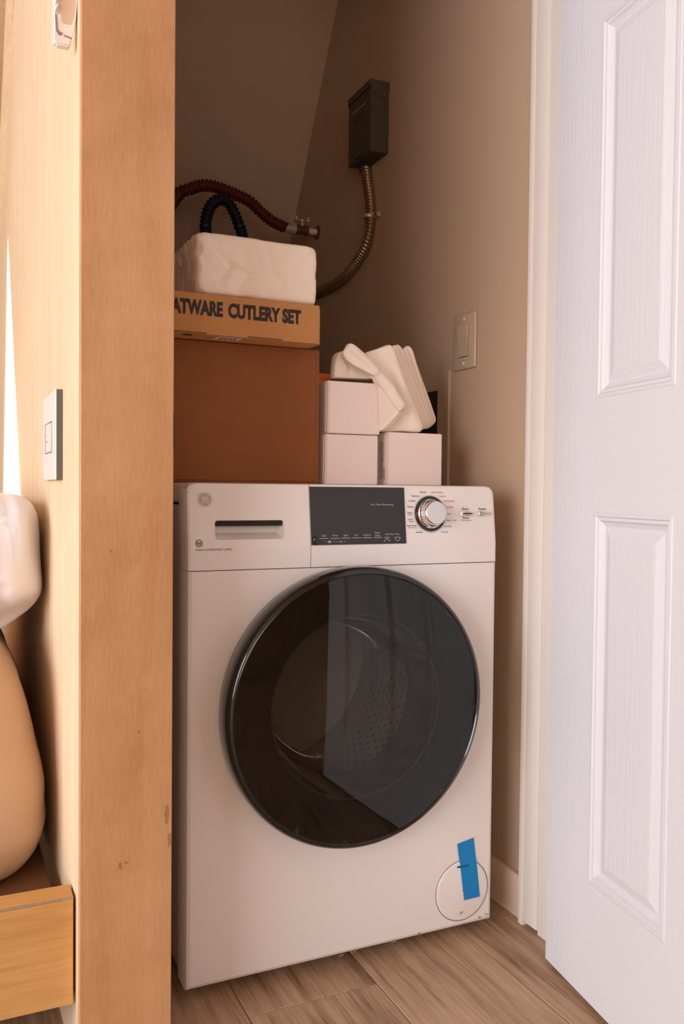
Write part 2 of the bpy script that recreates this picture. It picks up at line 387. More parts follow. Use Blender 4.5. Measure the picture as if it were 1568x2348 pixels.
# the room around the camera
bm = bmesh.new()
zz = math.tan(SUN_EL)*3.36
tri = [(2.484, 1.496+zz), (2.676, 0.70+zz), (2.060, 0.70+zz)]
rect = [(-2.6, 0), (4.4, 0), (4.4, 2.45), (-2.6, 2.45)]
vo = [bm.verts.new((-3.2, y, z)) for y, z in rect]; vi = [bm.verts.new((-3.2, y, z)) for y, z in tri]
es = [bm.edges.new((vo[i], vo[(i+1) % 4])) for i in range(4)]+[bm.edges.new((vi[i], vi[(i+1) % 3])) for i in range(3)]
bmesh.ops.triangle_fill(bm, edges=es, use_beauty=True)
for f in list(bm.faces):
    c = f.calc_center_median()
    d = [(tri[(i+1) % 3][0]-tri[i][0])*(c.z-tri[i][1])-(tri[(i+1) % 3][1]-tri[i][1])*(c.y-tri[i][0]) for i in range(3)]
    if all(q > 1e-6 for q in d) or all(q < -1e-6 for q in d): bm.faces.remove(f)
r = bmesh.ops.extrude_face_region(bm, geom=bm.faces[:])
for v in [g for g in r['geom'] if isinstance(g, bmesh.types.BMVert)]: v.co.x -= 0.03
struct(obj('wall_gable', bm, 'room_wood'), 'wooden gable wall with a small triangular opening')
struct(box('wall_rear', (-3.2, -2.7, 0), (2.3, -2.6, 2.45), 'room_wood'))
struct(box('wall_side', (2.3, -2.6, 0), (2.4, 1.4, 2.45), 'room_wood'))
struct(box('ceiling_loft', (-3.2, -2.6, 2.45), (2.3, 1.30, 2.5), 'room_wood'))
struct(box('ceiling_left', (-3.2, 1.30, 2.45), (0.17, 4.4, 2.5), 'room_wood'))
# sloping boarded roof of the left-hand room and the trim strip where it meets the panel
def yroof(z): return 2.42+(2.03-z)*1.05
bm = bmesh.new(); prism(bm, [(yroof(-0.02), -0.02), (yroof(-0.02)+0.1, -0.02), (yroof(2.45)+0.1, 2.45), (yroof(2.45), 2.45)], 'X', -3.2, 0.1465)
struct(obj('wall_slope', bm, 'room_wood'), 'sloping boarded roof wall')
bm = bmesh.new()
for z in (0.6, 2.44):
    pass
def trim_strip(bm, dz0, dz1, z0, z1, x0, x1):
    P = []
    for z in (z0, z1):
        for w in (dz0, dz1): P.append((2.29+(2.03-z)*1.05+w, z))
    prism(bm, [P[0], P[1], P[3], P[2]], 'X', x0, x1)
trim_strip(bm, 0.0, 0.16, 0.9, 2.44, 0.146, 0.1585)
struct(obj('trim_slope', bm, 'panel_ply'), 'pale wooden trim strip along the roof slope')
# window that the daylight comes through
wn = struct(empty('window_gable', (-3.12, -0.30, 0.25)), 'large gable window')
for a, b in (((0, -1.98, -0.06), (0.06, -1.92, 2.02)), ((0, 1.92, -0.06), (0.06, 1.98, 2.02)), ((0, -1.98, -0.06), (0.06, 1.98, 0.0)), ((0, -1.98, 1.96), (0.06, 1.98, 2.02))):
    box('window_frame', a, b, 'white_trim', wn)
box('pane', (-0.03, -1.92, 0.0), (-0.02, 1.92, 1.96), 'window_glass', wn)

# door jamb on the right of the opening
jm = struct(empty('trim_jamb', (1.013, 1.23, 0)), 'white painted door jamb')
box('jamb_board', (0.0, 0.116, 0.0), (0.047, 0.130, 2.10), 'white_trim', jm, 0.001)
box('door_stop', (0.0015, 0.074, 0.009), (0.047, 0.1155, 2.10), 'white_trim', jm, 0.001)
box('jamb_board', (0.0035, 0.0, 0.001), (0.047, 0.0735, 2.10), 'white_trim', jm, 0.0008)
bb = struct(box('baseboard_right', (XW-0.012, 1.362, 0.0), (XW, 2.9, 0.085), 'wall_trim', None, 0.002), 'painted baseboard in the closet')

# six panel door standing open
ANG = math.radians(8.6)
dr = struct(empty('door_1', (0.967, 1.216, 0.012), 0.0), 'white six panel door with wood grain, standing open')
# local x runs from the hinge edge to the free edge, local y is the outward side of the visible face, z up
dr.matrix_world = Matrix(((-math.sin(ANG), -math.cos(ANG), 0, 0.967), (-math.cos(ANG), math.sin(ANG), 0, 1.216), (0, 0, 1, 0.012), (0, 0, 0, 1)))
DWD, DH, DT = 0.711, 2.03, 0.035
px_cols = [(0.130, 0.326), (0.386, 0.582)]
pz_rows = [(0.194, 0.795), (0.976, 1.573), (1.69, 1.90)]
def dbox(name, a, b, m):
    bm = bmesh.new(); add_box(bm, a, b); return obj(name, bm, m, dr)
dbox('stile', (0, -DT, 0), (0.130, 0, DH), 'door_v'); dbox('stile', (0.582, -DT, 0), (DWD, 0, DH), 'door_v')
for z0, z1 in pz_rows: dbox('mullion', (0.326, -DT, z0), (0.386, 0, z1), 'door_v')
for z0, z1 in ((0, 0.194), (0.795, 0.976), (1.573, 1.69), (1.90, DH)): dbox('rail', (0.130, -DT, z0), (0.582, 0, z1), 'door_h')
PROF = [(0, 0), (0.002, 0.0012), (0.006, 0.0014), (0.0085, -0.0012), (0.0125, -0.001), (0.016, -0.0045), (0.022, -0.0075), (0.0255, -0.0078), (0.041, -0.0025), (0.043, -0.0022)]
for x0, x1 in px_cols:
    for z0, z1 in pz_rows:
        bm = bmesh.new(); prev = None
        for ins, dep in PROF:
            ring = [bm.verts.new((x, dep, z)) for x, z in ((x0+ins, z0+ins), (x1-ins, z0+ins), (x1-ins, z1-ins), (x0+ins, z1-ins))]
            if prev:
                for i in range(4): bm.faces.new((prev[i], prev[(i+1) % 4], ring[(i+1) % 4], ring[i]))
            prev = ring
        bm.faces.new(prev)
        back = [bm.verts.new((x, -DT, z)) for x, z in ((x0, z0), (x1, z0), (x1, z1), (x0, z1))]; bm.faces.new(back)
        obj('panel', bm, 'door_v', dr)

# ------------------------------------------------------------------ washer dryer
X0, X1, Y0 = 0.3545, 0.9485, 1.356
WD = empty('washer_dryer', ((X0+X1)/2, Y0+0.3, 0)); OX, OY = WD.location.x, WD.location.y
tag(WD, 'white front-loading washer dryer with a dark round glass door standing in the closet', 'washing machine')
def W(x, y, z): return (x-OX, y-OY, z)
def wbox(name, a, b, m, bev=0.0, parent=WD, seg=2):
    bm = bmesh.new(); add_box(bm, W(*a), W(*b), bev, seg); return obj(name, bm, m, parent, sharp=35 if bev else None)
ZT, ZSPL, ZB = 0.848, 0.7055, 0.021
DCX, DCZ = 0.646, 0.467
ZKNEE = 0.742
def lean(z): return 0.0 if z < ZKNEE else 0.012*(z-ZKNEE)/(ZT-ZKNEE)
def flatten(o, test):
    for p in o.data.polygons:
        if test(p): p.use_smooth = False
# cabinet: hollow shell behind the front (two sides, top, back, base)
cab = bmesh.new()
for a, b in (((X0+0.002, Y0+0.055, ZB+0.012), (X0+0.006, Y0+0.60, ZT-0.037)), ((X1-0.006, Y0+0.055, ZB+0.012), (X1-0.002, Y0+0.60, ZT-0.037)),
             ((X0+0.002, Y0+0.596, ZB+0.012), (X1-0.002, Y0+0.60, ZT-0.037)), ((X0+0.002, Y0+0.055, ZB+0.012), (X1-0.002, Y0+0.60, ZB+0.016))):
    add_box(cab, W(*a), W(*b))
obj('cabinet', cab, 'appliance_side', WD)
wbox('top_panel', (X0+0.0005, Y0+0.045, ZT-0.034), (X1-0.0005, Y0+0.60, ZT-0.0005), 'appliance_side', 0.008)
# front sheet: a rounded plate with a round hole for the door
def front_sheet():
    bm = bmesh.new(); n = 96; y_f, y_b = Y0-OY, Y0+0.05-OY; R_ = 0.212
    hole = [(DCX-OX+R_*math.cos(2*math.pi*i/n), DCZ+R_*math.sin(2*math.pi*i/n)) for i in range(n)]
    xa, xb, za, zb = X0-OX, X1-OX, ZB, ZSPL-0.0005
    def outer(t):
        c, s = math.cos(t), math.sin(t); k = []
        if c > 1e-9: k.append((xb-(DCX-OX))/c)
        if c < -1e-9: k.append((xa-(DCX-OX))/c)
        if s > 1e-9: k.append((zb-DCZ)/s)
        if s < -1e-9: k.append((za-DCZ)/s)
        m_ = min(k); return (DCX-OX+c*m_, DCZ+s*m_)
    angs = sorted([2*math.pi*i/n for i in range(n)]+[math.atan2(z-DCZ, x-(DCX-OX)) % (2*math.pi) for x in (xa, xb) for z in (za, zb)])
    hole = [(DCX-OX+R_*math.cos(t), DCZ+R_*math.sin(t)) for t in angs]; out = [outer(t) for t in angs]
    H = [bm.verts.new((x, y_f, z)) for x, z in hole]; Hb = [bm.verts.new((x, y_b, z)) for x, z in hole]
    b_ = 0.007
    def inset(p): return (min(max(p[0], xa+b_), xb-b_), min(max(p[1], za+b_), zb-0.001))
    O1 = [bm.verts.new((inset(p)[0], y_f, inset(p)[1])) for p in out]
    O2 = [bm.verts.new((p[0]+(inset(p)[0]-p[0])*0.3, y_f+0.0022, p[1]+(inset(p)[1]-p[1])*0.3)) for p in out]
    O3 = [bm.verts.new((p[0], y_f+b_, p[1])) for p in out]; Ob = [bm.verts.new((p[0], y_b, p[1])) for p in out]
    m_ = len(angs)
    for i in range(m_):
        j = (i+1) % m_
        for A, B in ((H, O1), (O1, O2), (O2, O3), (O3, Ob), (Hb, H)): bm.faces.new((A[i], A[j], B[j], B[i]))
    return bm
fs = obj('front_panel', front_sheet(), 'appliance', WD, sharp=30); flatten(fs, lambda p: p.normal.y < -0.9999)
wbox('seam_backing', (X0+0.004, Y0+0.006, ZSPL-0.004), (X1-0.004, Y0+0.03, ZSPL+0.004), 'seam')
# control panel: housing with rounded upper corners, split into drawer front and control fascia
def fascia(x0, x1, round_left, round_right, hole=None):
    """leaning face from ZSPL to ZT, set back 6 mm at the top"""
    bm = bmesh.new(); rr = 0.016; z0, z1 = ZSPL+0.0005, ZT
    out = [(x0, z0), (x1, z0), (x1, ZKNEE)]
    if round_right: out += [(x1-rr+rr*math.cos(math.radians(a)), z1-rr+rr*math.sin(math.radians(a))) for a in range(0, 91, 10)]
    else: out += [(x1, z1)]
    if round_left: out += [(x0+rr+rr*math.cos(math.radians(a)), z1-rr+rr*math.sin(math.radians(a))) for a in range(90, 181, 10)]
    else: out += [(x0, z1)]
    out += [(x0, ZKNEE)]
    yl = lean
    def ring(ins, dy):
        r_ = []
        for x, z in out:
            xi = x+(ins if (x < x0+rr and round_left) else 0)-(ins if (x > x1-rr and round_right) else 0)
            zi = z-(ins if z > z1-rr else 0)
            r_.append(bm.verts.new(W(xi, Y0+dy+yl(z), zi)))
        return r_
    R1 = ring(0.005, 0.0); R2 = ring(0.0015, 0.0015); R3 = ring(0.0, 0.005); R4 = ring(0.0, 0.05)
    for A, B in ((R1, R2), (R2, R3), (R3, R4)):
        for i in range(len(A)):
            j = (i+1) % len(A); bm.faces.new((A[i], A[j], B[j], B[i]))
    bm.faces.new((R1[0], R1[1], R1[2], R1[-1])); U = R1[2:]
    if hole is None: bm.faces.new(U)
    else:
        hv = [bm.verts.new(W(x, Y0+yl(z), z)) for x, z in hole[0]]
        es_ = [bm.edges.get((U[i], U[(i+1) % len(U)])) for i in range(len(U))]+[bm.edges.new((hv[i], hv[(i+1) % len(hv)])) for i in range(len(hv))]
        bmesh.ops.triangle_fill(bm, edges=es_, use_beauty=True, normal=Vector((0, -1, 0)))
        hx0, hx1 = min(p[0] for p in hole[0]), max(p[0] for p in hole[0]); hz0, hz1 = min(p[1] for p in hole[0]), max(p[1] for p in hole[0])
        for f in list(bm.faces):
            if all(v in hv for v in f.verts): bm.faces.remove(f)
        # recess: upper lip overhangs, lower half slopes back
        bk = [bm.verts.new(W(min(max(x, hx0+0.006), hx1-0.006), Y0+0.027+0.004*(z-hz0)/(hz1-hz0), hz0+0.010+(z-hz0)*0.85)) for x, z in hole[0]]
        for i in range(len(hv)):
            j = (i+1) % len(hv); bm.faces.new((hv[i], hv[j], bk[j], bk[i]))
        bm.faces.new(bk)
    return bm
XS = 0.5685
hx0, hx1, hz0, hz1 = 0.4005, 0.5205, 0.755, 0.7865
drawer = obj('detergent_drawer', fascia(X0, XS-0.0006, True, False, (rrect(hx0, hx1, hz0, hz1, 0.005),)), 'appliance', WD, sharp=30); flatten(drawer, lambda p: p.normal.y < -0.98)
# dark grip slot under the upper lip of the recess
bm = bmesh.new(); prism(bm, [(x-OX, z) for x, z in rrect(hx0+0.0005, hx1-0.0005, hz1-0.0095, hz1-0.0003, 0.0035)], 'Y', Y0+0.0085-OY, Y0+0.015-OY)
obj('grip_slot', bm, 'screen', drawer)
ctrl = obj('control_panel', fascia(XS+0.0006, X1, False, True), 'appliance', WD, sharp=30); flatten(ctrl, lambda p: p.normal.y < -0.98)
wbox('seam_strip', (XS-0.002, Y0+0.014, ZSPL+0.002), (XS+0.002, Y0+0.03, ZT-0.002), 'seam')
# emblem, energy mark and lettering on the drawer
YT = Y0-0.0006                      # print lies just on the face
def face_y(z): return Y0+lean(z)-0.0006
def FY(z): return face_y(z)-OY
def px2(x, y):
    p = on(x, y, 1, Y0+0.006); p = on(x, y, 1, Y0+lean(p.z)); return p.x, p.z
def z7(x, y): return px2(400+x/9.8, 1090+y/9.8)
ex, ez = z7(685, 545); er = (z7(850, 545)[0]-z7(520, 545)[0])/2
bm = bmesh.new(); disc(bm, ex-OX, ez, er*0.84, FY); emblem = obj('emblem', bm, 'emblem', drawer)
bm = bmesh.new(); ring_strip(bm, ex-OX, ez, er, er*0.035, FY); obj('emblem_ring', bm, 'emblem', drawer)
bm = bmesh.new()
yy = lambda z: face_y(z)-0.0004-OY
def curve2(pts): return [(p.x, p.y) for p in spline([(a, b, 0) for a, b in pts], 8)]
for pts in ([(655, 535), (625, 530), (608, 505), (620, 470), (648, 455), (665, 470), (655, 505), (630, 520), (655, 525), (675, 500), (688, 505), (672, 560), (650, 605), (620, 628), (602, 610), (620, 585), (660, 560), (690, 535)],
            [(700, 528), (735, 505), (750, 475), (735, 458), (712, 475), (705, 505), (722, 528), (745, 525), (700, 550), (688, 590), (708, 620), (745, 622), (768, 595), (755, 568), (732, 572), (735, 592)]):
    strokes(bm, [(z7(a, b)[0]-OX, z7(a, b)[1]) for a, b in curve2(pts)], er*0.075, yy)
for k in range(4):
    a = math.radians(45+90*k)
    strokes(bm, [(ex-OX+er*(0.92-0.10*max(0, i-7)/3)*math.cos(a-0.5+i*0.1), ez+er*(0.92-0.10*max(0, i-7)/3)*math.sin(a-0.5+i*0.1)) for i in range(11)], er*0.07, yy)
obj('emblem_script', bm, 'emblem_line', drawer)
hx, hz = z7(550, 1528); hr = (z7(622, 1528)[0]-z7(478, 1528)[0])/2
bm = bmesh.new(); ring_strip(bm, hx-OX, hz, hr, hr*0.22, FY)
strokes(bm, [(hx-OX-hr*0.45, hz-hr*0.45), (hx-OX+hr*0.5, hz-hr*0.45)], hr*0.12, FY)
strokes(bm, [(z7(622, 1600)[0]-OX, z7(622, 1600)[1]), (z7(648, 1600)[0]-OX, z7(648, 1600)[1])], hr*0.12, FY)
obj('energy_mark', bm, 'ink_black', drawer)
def ptext(s, zf, x0, y0, x1, y1, m, parent, bold=0.0, dy=0.0):
    a = zf(x0, (y0+y1)/2); b = zf(x1, (y0+y1)/2); t = zf((x0+x1)/2, y0); c = zf((x0+x1)/2, y1)
    return text_fit('lettering', s, a[0]-OX, b[0]-OX, c[1], t[1], face_y((t[1]+c[1])/2)-dy-OY, m, parent, bold, slope=0.113)
ptext('he', z7, 508, 1485, 598, 1550, 'ink_black', drawer, 0.02)
ptext('STEAM WASHER/DRYER COMBO', z7, 470, 1648, 1290, 1690, 'ink_black', drawer, 0.0)
# display
def z6(x, y): return px2(700+x/6.533, 1110+y/6.533)
c4 = [z6(52, 38), z6(1465, 52), z6(1520, 888), z6(102, 915)]
dx0, dx1, dzt, dzb = (XS+0.0008), 0.7530, 0.8435, 0.7435
bm = bmesh.new()
vs_ = add_box(bm, W(dx0, Y0-0.0014, dzb), W(dx1, Y0+0.004, dzt))
for v in vs_: v.co.y += lean(v.co.z)
disp = obj('display', bm, 'screen', WD)
DY = 0.0012
for s, x0, y0, x1, y1 in (('Est Time Remaining', 978, 292, 1312, 328), ('Soil', 243, 757, 302, 787), ('Temp', 395, 755, 482, 787), ('Spin', 565, 750, 635, 785), ('Dry', 733, 748, 787, 783),
                          ('Options', 860, 747, 975, 780), ('Delay', 1032, 713, 1112, 747), ('Wash', 1035, 754, 1113, 783), ('Add Dry Time', 1183, 735, 1405, 770)):
    ptext(s, z6, x0, y0, x1, y1, 'ink_light', disp, 0.0, DY)
bm = bmesh.new(); yd = lambda z: face_y(z)-DY-OY
def seg(bm, pts, w): strokes(bm, [(z6(a, b)[0]-OX, z6(a, b)[1]) for a, b in pts], w, yd)
for x0, x1, y in ((205, 342, 813), (372, 507, 812), (533, 668, 808), (697, 830, 805), (855, 985, 803), (1012, 1140, 800), (1170, 1260, 798), (1327, 1418, 795)):
    seg(bm, [(x0, y), (x1, y)], 0.0009)
seg(bm, [(1172, 858), (1218, 813), (1265, 858)], 0.0010); seg(bm, [(1330, 808), (1375, 853), (1418, 808)], 0.0010)
for x0, x1 in ((280, 425), (448, 600)):
    m_ = (x0+x1)/2
    seg(bm, [(x0, 848), (x0, 864), (m_-22, 864)], 0.0004); seg(bm, [(m_+22, 864), (x1, 864), (x1, 848)], 0.0004)
seg(bm, [(340, 866), (372, 866)], 0.0032); seg(bm, [(346, 852), (346, 845), (366, 845), (366, 852)], 0.0005)
a = z6(524, 862); ring_strip(bm, a[0]-OX, a[1], 0.0014, 0.0006, yd, 16)
obj('touch_marks', bm, 'ink_light', disp)
bm = bmesh.new(); a = z6(150, 842)
bmesh.ops.create_uvsphere(bm, u_segments=16, v_segments=10, radius=1.0, matrix=Matrix.Translation(W(a[0], face_y(a[1])-DY-0.001, a[1])) @ Matrix.Diagonal((0.0055, 0.0022, 0.0078, 1)))
obj('black_sticker', bm, 'black_gloss', disp, smooth=True)  # small black sticker stuck on the display
# dial
def z5(x, y): return px2(920+x/7.127, 1110+y/7.127)
kx, kz = z5(468, 485); ky = face_y(kz)
dial = lathe_obj('dial', [(0.0345, 0.0), (0.0345, -0.0005), (0.0338, -0.0008), (0.0332, -0.0006), (0.001, -0.0006)], (0, 0, 0), 'appliance_side', WD, n=64)
dial.location = W(kx, ky, kz); dial.rotation_euler = (-math.atan(0.1132), 0, 0)
bm = bmesh.new(); disc(bm, 0, 0, 0.0325, -0.0009, 64); obj('dial_ring', bm, 'screen', dial)
lathe_obj('knob', [(0.0265, -0.0009), (0.0268, -0.003), (0.0252, -0.0042), (0.0238, -0.0055), (0.0228, -0.013), (0.0222, -0.0195), (0.0215, -0.0215), (0.0205, -0.0222)], (0, 0, 0), 'chrome', dial, n=64)
lathe_obj('knob_cap', [(0.0207, -0.0222), (0.0200, -0.0228), (0.0002, -0.0228)], (0, 0, 0), 'brushed', dial, n=64)
for s, x0, y0, x1, y1, m_ in (('Normal', 305, 118, 402, 145, 'ink_black'), ('Auto Damp Dry', 485, 120, 678, 155, 'ink_red'), ('Delicates', 168, 180, 290, 207, 'ink_black'), ('Auto Dry', 612, 185, 722, 218, 'ink_red'),
        ('Casuals', 117, 258, 222, 286, 'ink_black'), ('Auto Extra Dry', 685, 262, 863, 297, 'ink_red'), ('Whites', 93, 357, 187, 385, 'ink_black'), ('Timed Dry', 727, 360, 850, 395, 'ink_red'),
        ('Heavy', 95, 453, 178, 485, 'ink_black'), ('Duty', 108, 487, 170, 516, 'ink_black'), ('Soak', 748, 473, 806, 499, 'ink_blue'), ('Quick', 108, 560, 186, 590, 'ink_black'), ('Wash', 127, 598, 200, 624, 'ink_black'),
        ('Rinse + Spin', 740, 579, 895, 608, 'ink_blue'), ('Stain Wash', 92, 664, 242, 691, 'ink_black'), ('With Steam', 110, 700, 250, 722, 'ink_grey'), ('Spin Only', 700, 677, 822, 710, 'ink_blue'),
        ('Sanitize', 236, 770, 342, 797, 'ink_black'), ('Tub Clean', 642, 768, 762, 795, 'ink_blue'), ('Start', 987, 384, 1098, 425, 'ink_black'), ('Power', 1260, 384, 1387, 425, 'ink_black'),
        ('Pause', 1000, 532, 1103, 566, 'ink_black'), ('add a garment', 977, 577, 1147, 606, 'ink_grey')):
    ptext(s, z5, x0, y0, x1, y1, m_, ctrl, 0.006)
for x0, x1, slot in ((930, 1165, True), (1220, 1443, False)):
    a = z5(x0, 447); b = z5(x1, 521); ym = face_y(a[1])
    bt = bmesh.new(); add_box(bt, W(a[0], ym-0.0035, b[1]), W(b[0], ym+0.002, a[1]), 0.0012, 2)
    bt = obj('push_button', bt, 'chrome', WD, sharp=30)
    bm = bmesh.new(); add_box(bm, W(a[0]+0.004, ym-0.0042, b[1]+0.0018), W(b[0]-0.001, ym-0.003, a[1]-0.0018), 0.0004, 1); obj('button_face', bm, 'brushed', bt)
    if slot:
        bm = bmesh.new(); add_box(bm, W(a[0]+0.008, ym-0.0046, (a[1]+b[1])/2-0.0008), W(b[0]-0.004, ym-0.0040, (a[1]+b[1])/2+0.0014)); obj('button_mark', bm, 'ink_black', bt)
# porthole door
door = lathe_obj('porthole_door', [(0.205, 0.004), (0.236, 0.002), (0.2395, -0.004), (0.2415, -0.022), (0.2415, -0.034), (0.2405, -0.041), (0.238, -0.0475), (0.2335, -0.0515), (0.2305, -0.0525), (0.2290, -0.0505)], W(DCX, Y0, DCZ), 'black_gloss', WD, n=128, sharp=50)
lathe_obj('inner_bezel', [(0.2290, -0.0490), (0.2200, -0.0440), (0.190, -0.0385), (0.168, -0.0345), (0.1600, -0.0335)], W(DCX, Y0, DCZ), 'black_bezel', door, n=128)
bm = bmesh.new()   # print fringe of the bezel: short dark tongues around the rim
for i in range(18):
    a = 2*math.pi*i/18+random.uniform(-0.2, 0.2)+random.uniform(-0.05, 0.05); l = random.uniform(0.004, 0.013); w = random.uniform(0.015, 0.045)
    P = [(0.2285, a), (0.2285, a+w*3), (0.2285-l*0.4, a+w*2), (0.2285-l, a+w*1.2)]
    bm.faces.new([bm.verts.new(W(DCX+r_*math.cos(t), Y0-0.0500+(0.2285-r_)*0.2, DCZ+r_*math.sin(t))) for r_, t in P])
obj('bezel_fringe', bm, 'black_gloss', door, kind='stuff')
lathe_obj('glass_pane', [(0.2288, -0.0505), (0.21, -0.0530), (0.19, -0.0552), (0.16, -0.0578), (0.13, -0.0598), (0.10, -0.0613), (0.06, -0.0627), (0.03, -0.0632), (0.0005, -0.0634)], W(DCX, Y0, DCZ), 'smoke_glass', door, n=128, sharp=80)
lathe_obj('bowl_ring', [(0.1600, -0.0335), (0.1585, -0.0348), (0.1565, -0.0340), (0.1560, -0.0300)], W(DCX, Y0, DCZ), 'ring_grey', door, n=128)
lathe_obj('glass_bowl', [(0.1560, -0.030), (0.152, 0.010), (0.143, 0.060), (0.130, 0.100), (0.122, 0.112), (0.110, 0.116), (0.05, 0.124), (0.0005, 0.126)], W(DCX, Y0, DCZ), 'bowl_glass', door, n=96, sharp=25)
lathe_obj('gasket', [(0.212, 0.02), (0.200, 0.004), (0.185, 0.010), (0.172, 0.03), (0.176, 0.05), (0.160, 0.062), (0.157, 0.078), (0.172, 0.086), (0.180, 0.10), (0.236, 0.105)], W(DCX, Y0, DCZ), 'rubber', WD, n=96, sharp=60)
drum = lathe_obj('drum', [(0.172, 0.088), (0.178, 0.094), (0.236, 0.112), (0.242, 0.125), (0.242, 0.40), (0.232, 0.425), (0.06, 0.44), (0.0005, 0.43)], W(DCX, Y0, DCZ), 'steel', WD, n=96, sharp=50)
bm = bmesh.new()
for i in range(78):
    for j in range(13):
        t = 2*math.pi*(i+0.5*(j % 2))/78; y = 0.145+0.019*j
        if abs(((t-math.radians(30)) % (2*math.pi/3))-math.pi/3) > math.pi/3-0.16: continue
        ax_ = Vector((-math.sin(t), 0, math.cos(t))); c = Vector((0.2412*math.cos(t), y, 0.2412*math.sin(t)))+Vector(W(DCX, Y0, DCZ))
        bm.faces.new([bm.verts.new(c+(ax_*math.cos(q)+Vector((0, 1, 0))*math.sin(q))*0.0036) for q in [k*math.pi/4 for k in range(8)]])
obj('drum_holes', bm, 'dark', drum, kind='stuff')
for k in range(3):
    t = math.radians(30+120*k); bm = bmesh.new()
    for v in add_box(bm, (-0.032, 0.13, -0.030), (0.032, 0.40, 0.030), 0.018, 4):
        u_ = (v.co.z+0.03)/0.06; v.co.x *= 1.0-0.55*u_
    bmesh.ops.transform(bm, verts=bm.verts[:], matrix=Matrix.Translation(W(DCX, Y0, DCZ)) @ Matrix.Rotation(-(t-math.pi/2)+math.pi, 4, 'Y') @ Matrix.Translation((0, 0, -0.222)))
    obj('drum_paddle', bm, 'steel', drum, sharp=50)
# pump filter cover with its groove and tool slot
fcx, fcz, fr_ = 0.8815, 0.0895, 0.0565
fc = lathe_obj('filter_cover', [(fr_, -0.0003), (fr_-0.0006, -0.0016), (fr_-0.004, -0.0022), (0.001, -0.0024)], W(fcx, Y0, fcz), 'appliance', WD, n=80, sharp=70)
bm = bmesh.new(); ring_strip(bm, fcx-OX, fcz, fr_+0.0004, 0.0011, Y0-0.0005-OY, 80); obj('cover_groove', bm, 'seam', fc)
bm = bmesh.new(); add_box(bm, W(0.869, Y0-0.0028, 0.1345), W(0.890, Y0-0.002, 0.1375)); obj('tool_slot', bm, 'ink_black', fc)
def smear(cx, cz, w, h, seed, parent, y):
    rnd = random.Random(seed); bm = bmesh.new()
    for k in range(5):
        x, z = cx+rnd.uniform(-w, w)*0.5, cz+rnd.uniform(-h, h)*0.5; pts = []
        for i in range(5): pts.append((x-OX, z)); x += rnd.uniform(-0.2, 0.6)*w*0.5; z += rnd.uniform(-0.2, 0.5)*h*0.5
        strokes(bm, pts, rnd.uniform(0.0006, 0.0014), y-OY)
    o = obj('rust_smear', bm, 'rust', parent); return o
def fpx(x, y): p = on(x, y, 1, Y0); return p.x, p.z
for (x, y), w, h, sd in (((1056, 2094), 0.008, 0.006, 1), ((1095, 2103), 0.006, 0.004, 6)): smear(*fpx(x, y), w, h, sd, fc, Y0-0.0032)
for (x, y), w, h, sd in (((778, 2194), 0.008, 0.005, 2), ((808, 2185), 0.008, 0.005, 3), ((900, 2159), 0.010, 0.005, 4), ((1112, 2098), 0.006, 0.005, 8), ((960, 2140), 0.008, 0.003, 9)):
    smear(*fpx(x, y), w, h, sd, fs, Y0-0.0006)
for x, y in ((X0+0.06, Y0+0.07), (X1-0.06, Y0+0.07), (X0+0.06, Y0+0.55), (X1-0.06, Y0+0.55)):
    lathe_obj('foot', [(0.001, 0.0), (0.022, 0.0), (0.022, 0.010), (0.012, 0.012), (0.012, 0.036)], W(x, y, 0.0), 'rubber', WD, axis='Z', n=20)
# strip of blue tape over the cover
P = [fpx(1048, 1935), fpx(1085, 1920), fpx(1098, 2054), fpx(1062, 2063)]
bm = bmesh.new(); n = 10; rows = []
tc_ = Vector((sum(p[0] for p in P)/4, Y0-0.0036, sum(p[1] for p in P)/4))
def tape_y(z): return Y0-0.0014-0.0018*max(0, min(1, (0.150-z)/0.012))
for i in range(n+1):
    t = i/n; a = (P[0][0]+(P[3][0]-P[0][0])*t, P[0][1]+(P[3][1]-P[0][1])*t); b = (P[1][0]+(P[2][0]-P[1][0])*t, P[1][1]+(P[2][1]-P[1][1])*t)
    rows.append([bm.verts.new(Vector((q[0], tape_y(q[1])+d, q[1]))-tc_) for d in (0, 0.0003) for q in (a, b)])
for A, B in zip(rows, rows[1:]):
    for i, j in ((0, 1), (1, 3), (3, 2), (2, 0)): bm.faces.new((A[i], A[j], B[j], B[i]))
for A in (rows[0], rows[-1]): bm.faces.new((A[0], A[1], A[3], A[2]))
tp = obj('masking_tape', bm, 'tape'); tp.location = tc_
tag(tp, 'strip of blue masking tape stuck over the round filter cover of the washer', 'tape')
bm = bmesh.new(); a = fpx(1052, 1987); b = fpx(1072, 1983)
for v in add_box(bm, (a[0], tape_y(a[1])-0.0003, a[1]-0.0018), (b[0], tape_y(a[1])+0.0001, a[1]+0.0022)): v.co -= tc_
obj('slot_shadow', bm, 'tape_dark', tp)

# ------------------------------------------------------------------ cartons on the appliance
def carton(name, a, b, m, label, cat, group=None, bev=0.0015):
    """carton built from separate panels so its edges show"""
    a = Vector(a); b = Vector(b); c = Vector(((a.x+b.x)/2, (a.y+b.y)/2, a.z)); t = empty(name, c)
    tag(t, label, cat, group)
    bm = bmesh.new(); add_box(bm, a-c, b-c, bev, 2); obj('carton_body', bm, m, t, sharp=30)
    return t, c
ZTOP = ZT
bx_, bc = carton('cardboard_box', (0.306, 1.50, ZTOP), (0.642, 1.80, 1.1005), 'kraft', 'large plain brown cardboard box standing on the washer', 'box')
def flap(parent, c, a, b, m, bev=0.0006, name='flap'):
    bm = bmesh.new(); add_box(bm, Vector(a)-c, Vector(b)-c, bev, 1); return obj(name, bm, m, parent)
flap(bx_, bc, (0.308, 1.4975, 0.8535), (0.6345, 1.4999, 1.0995), 'kraft')
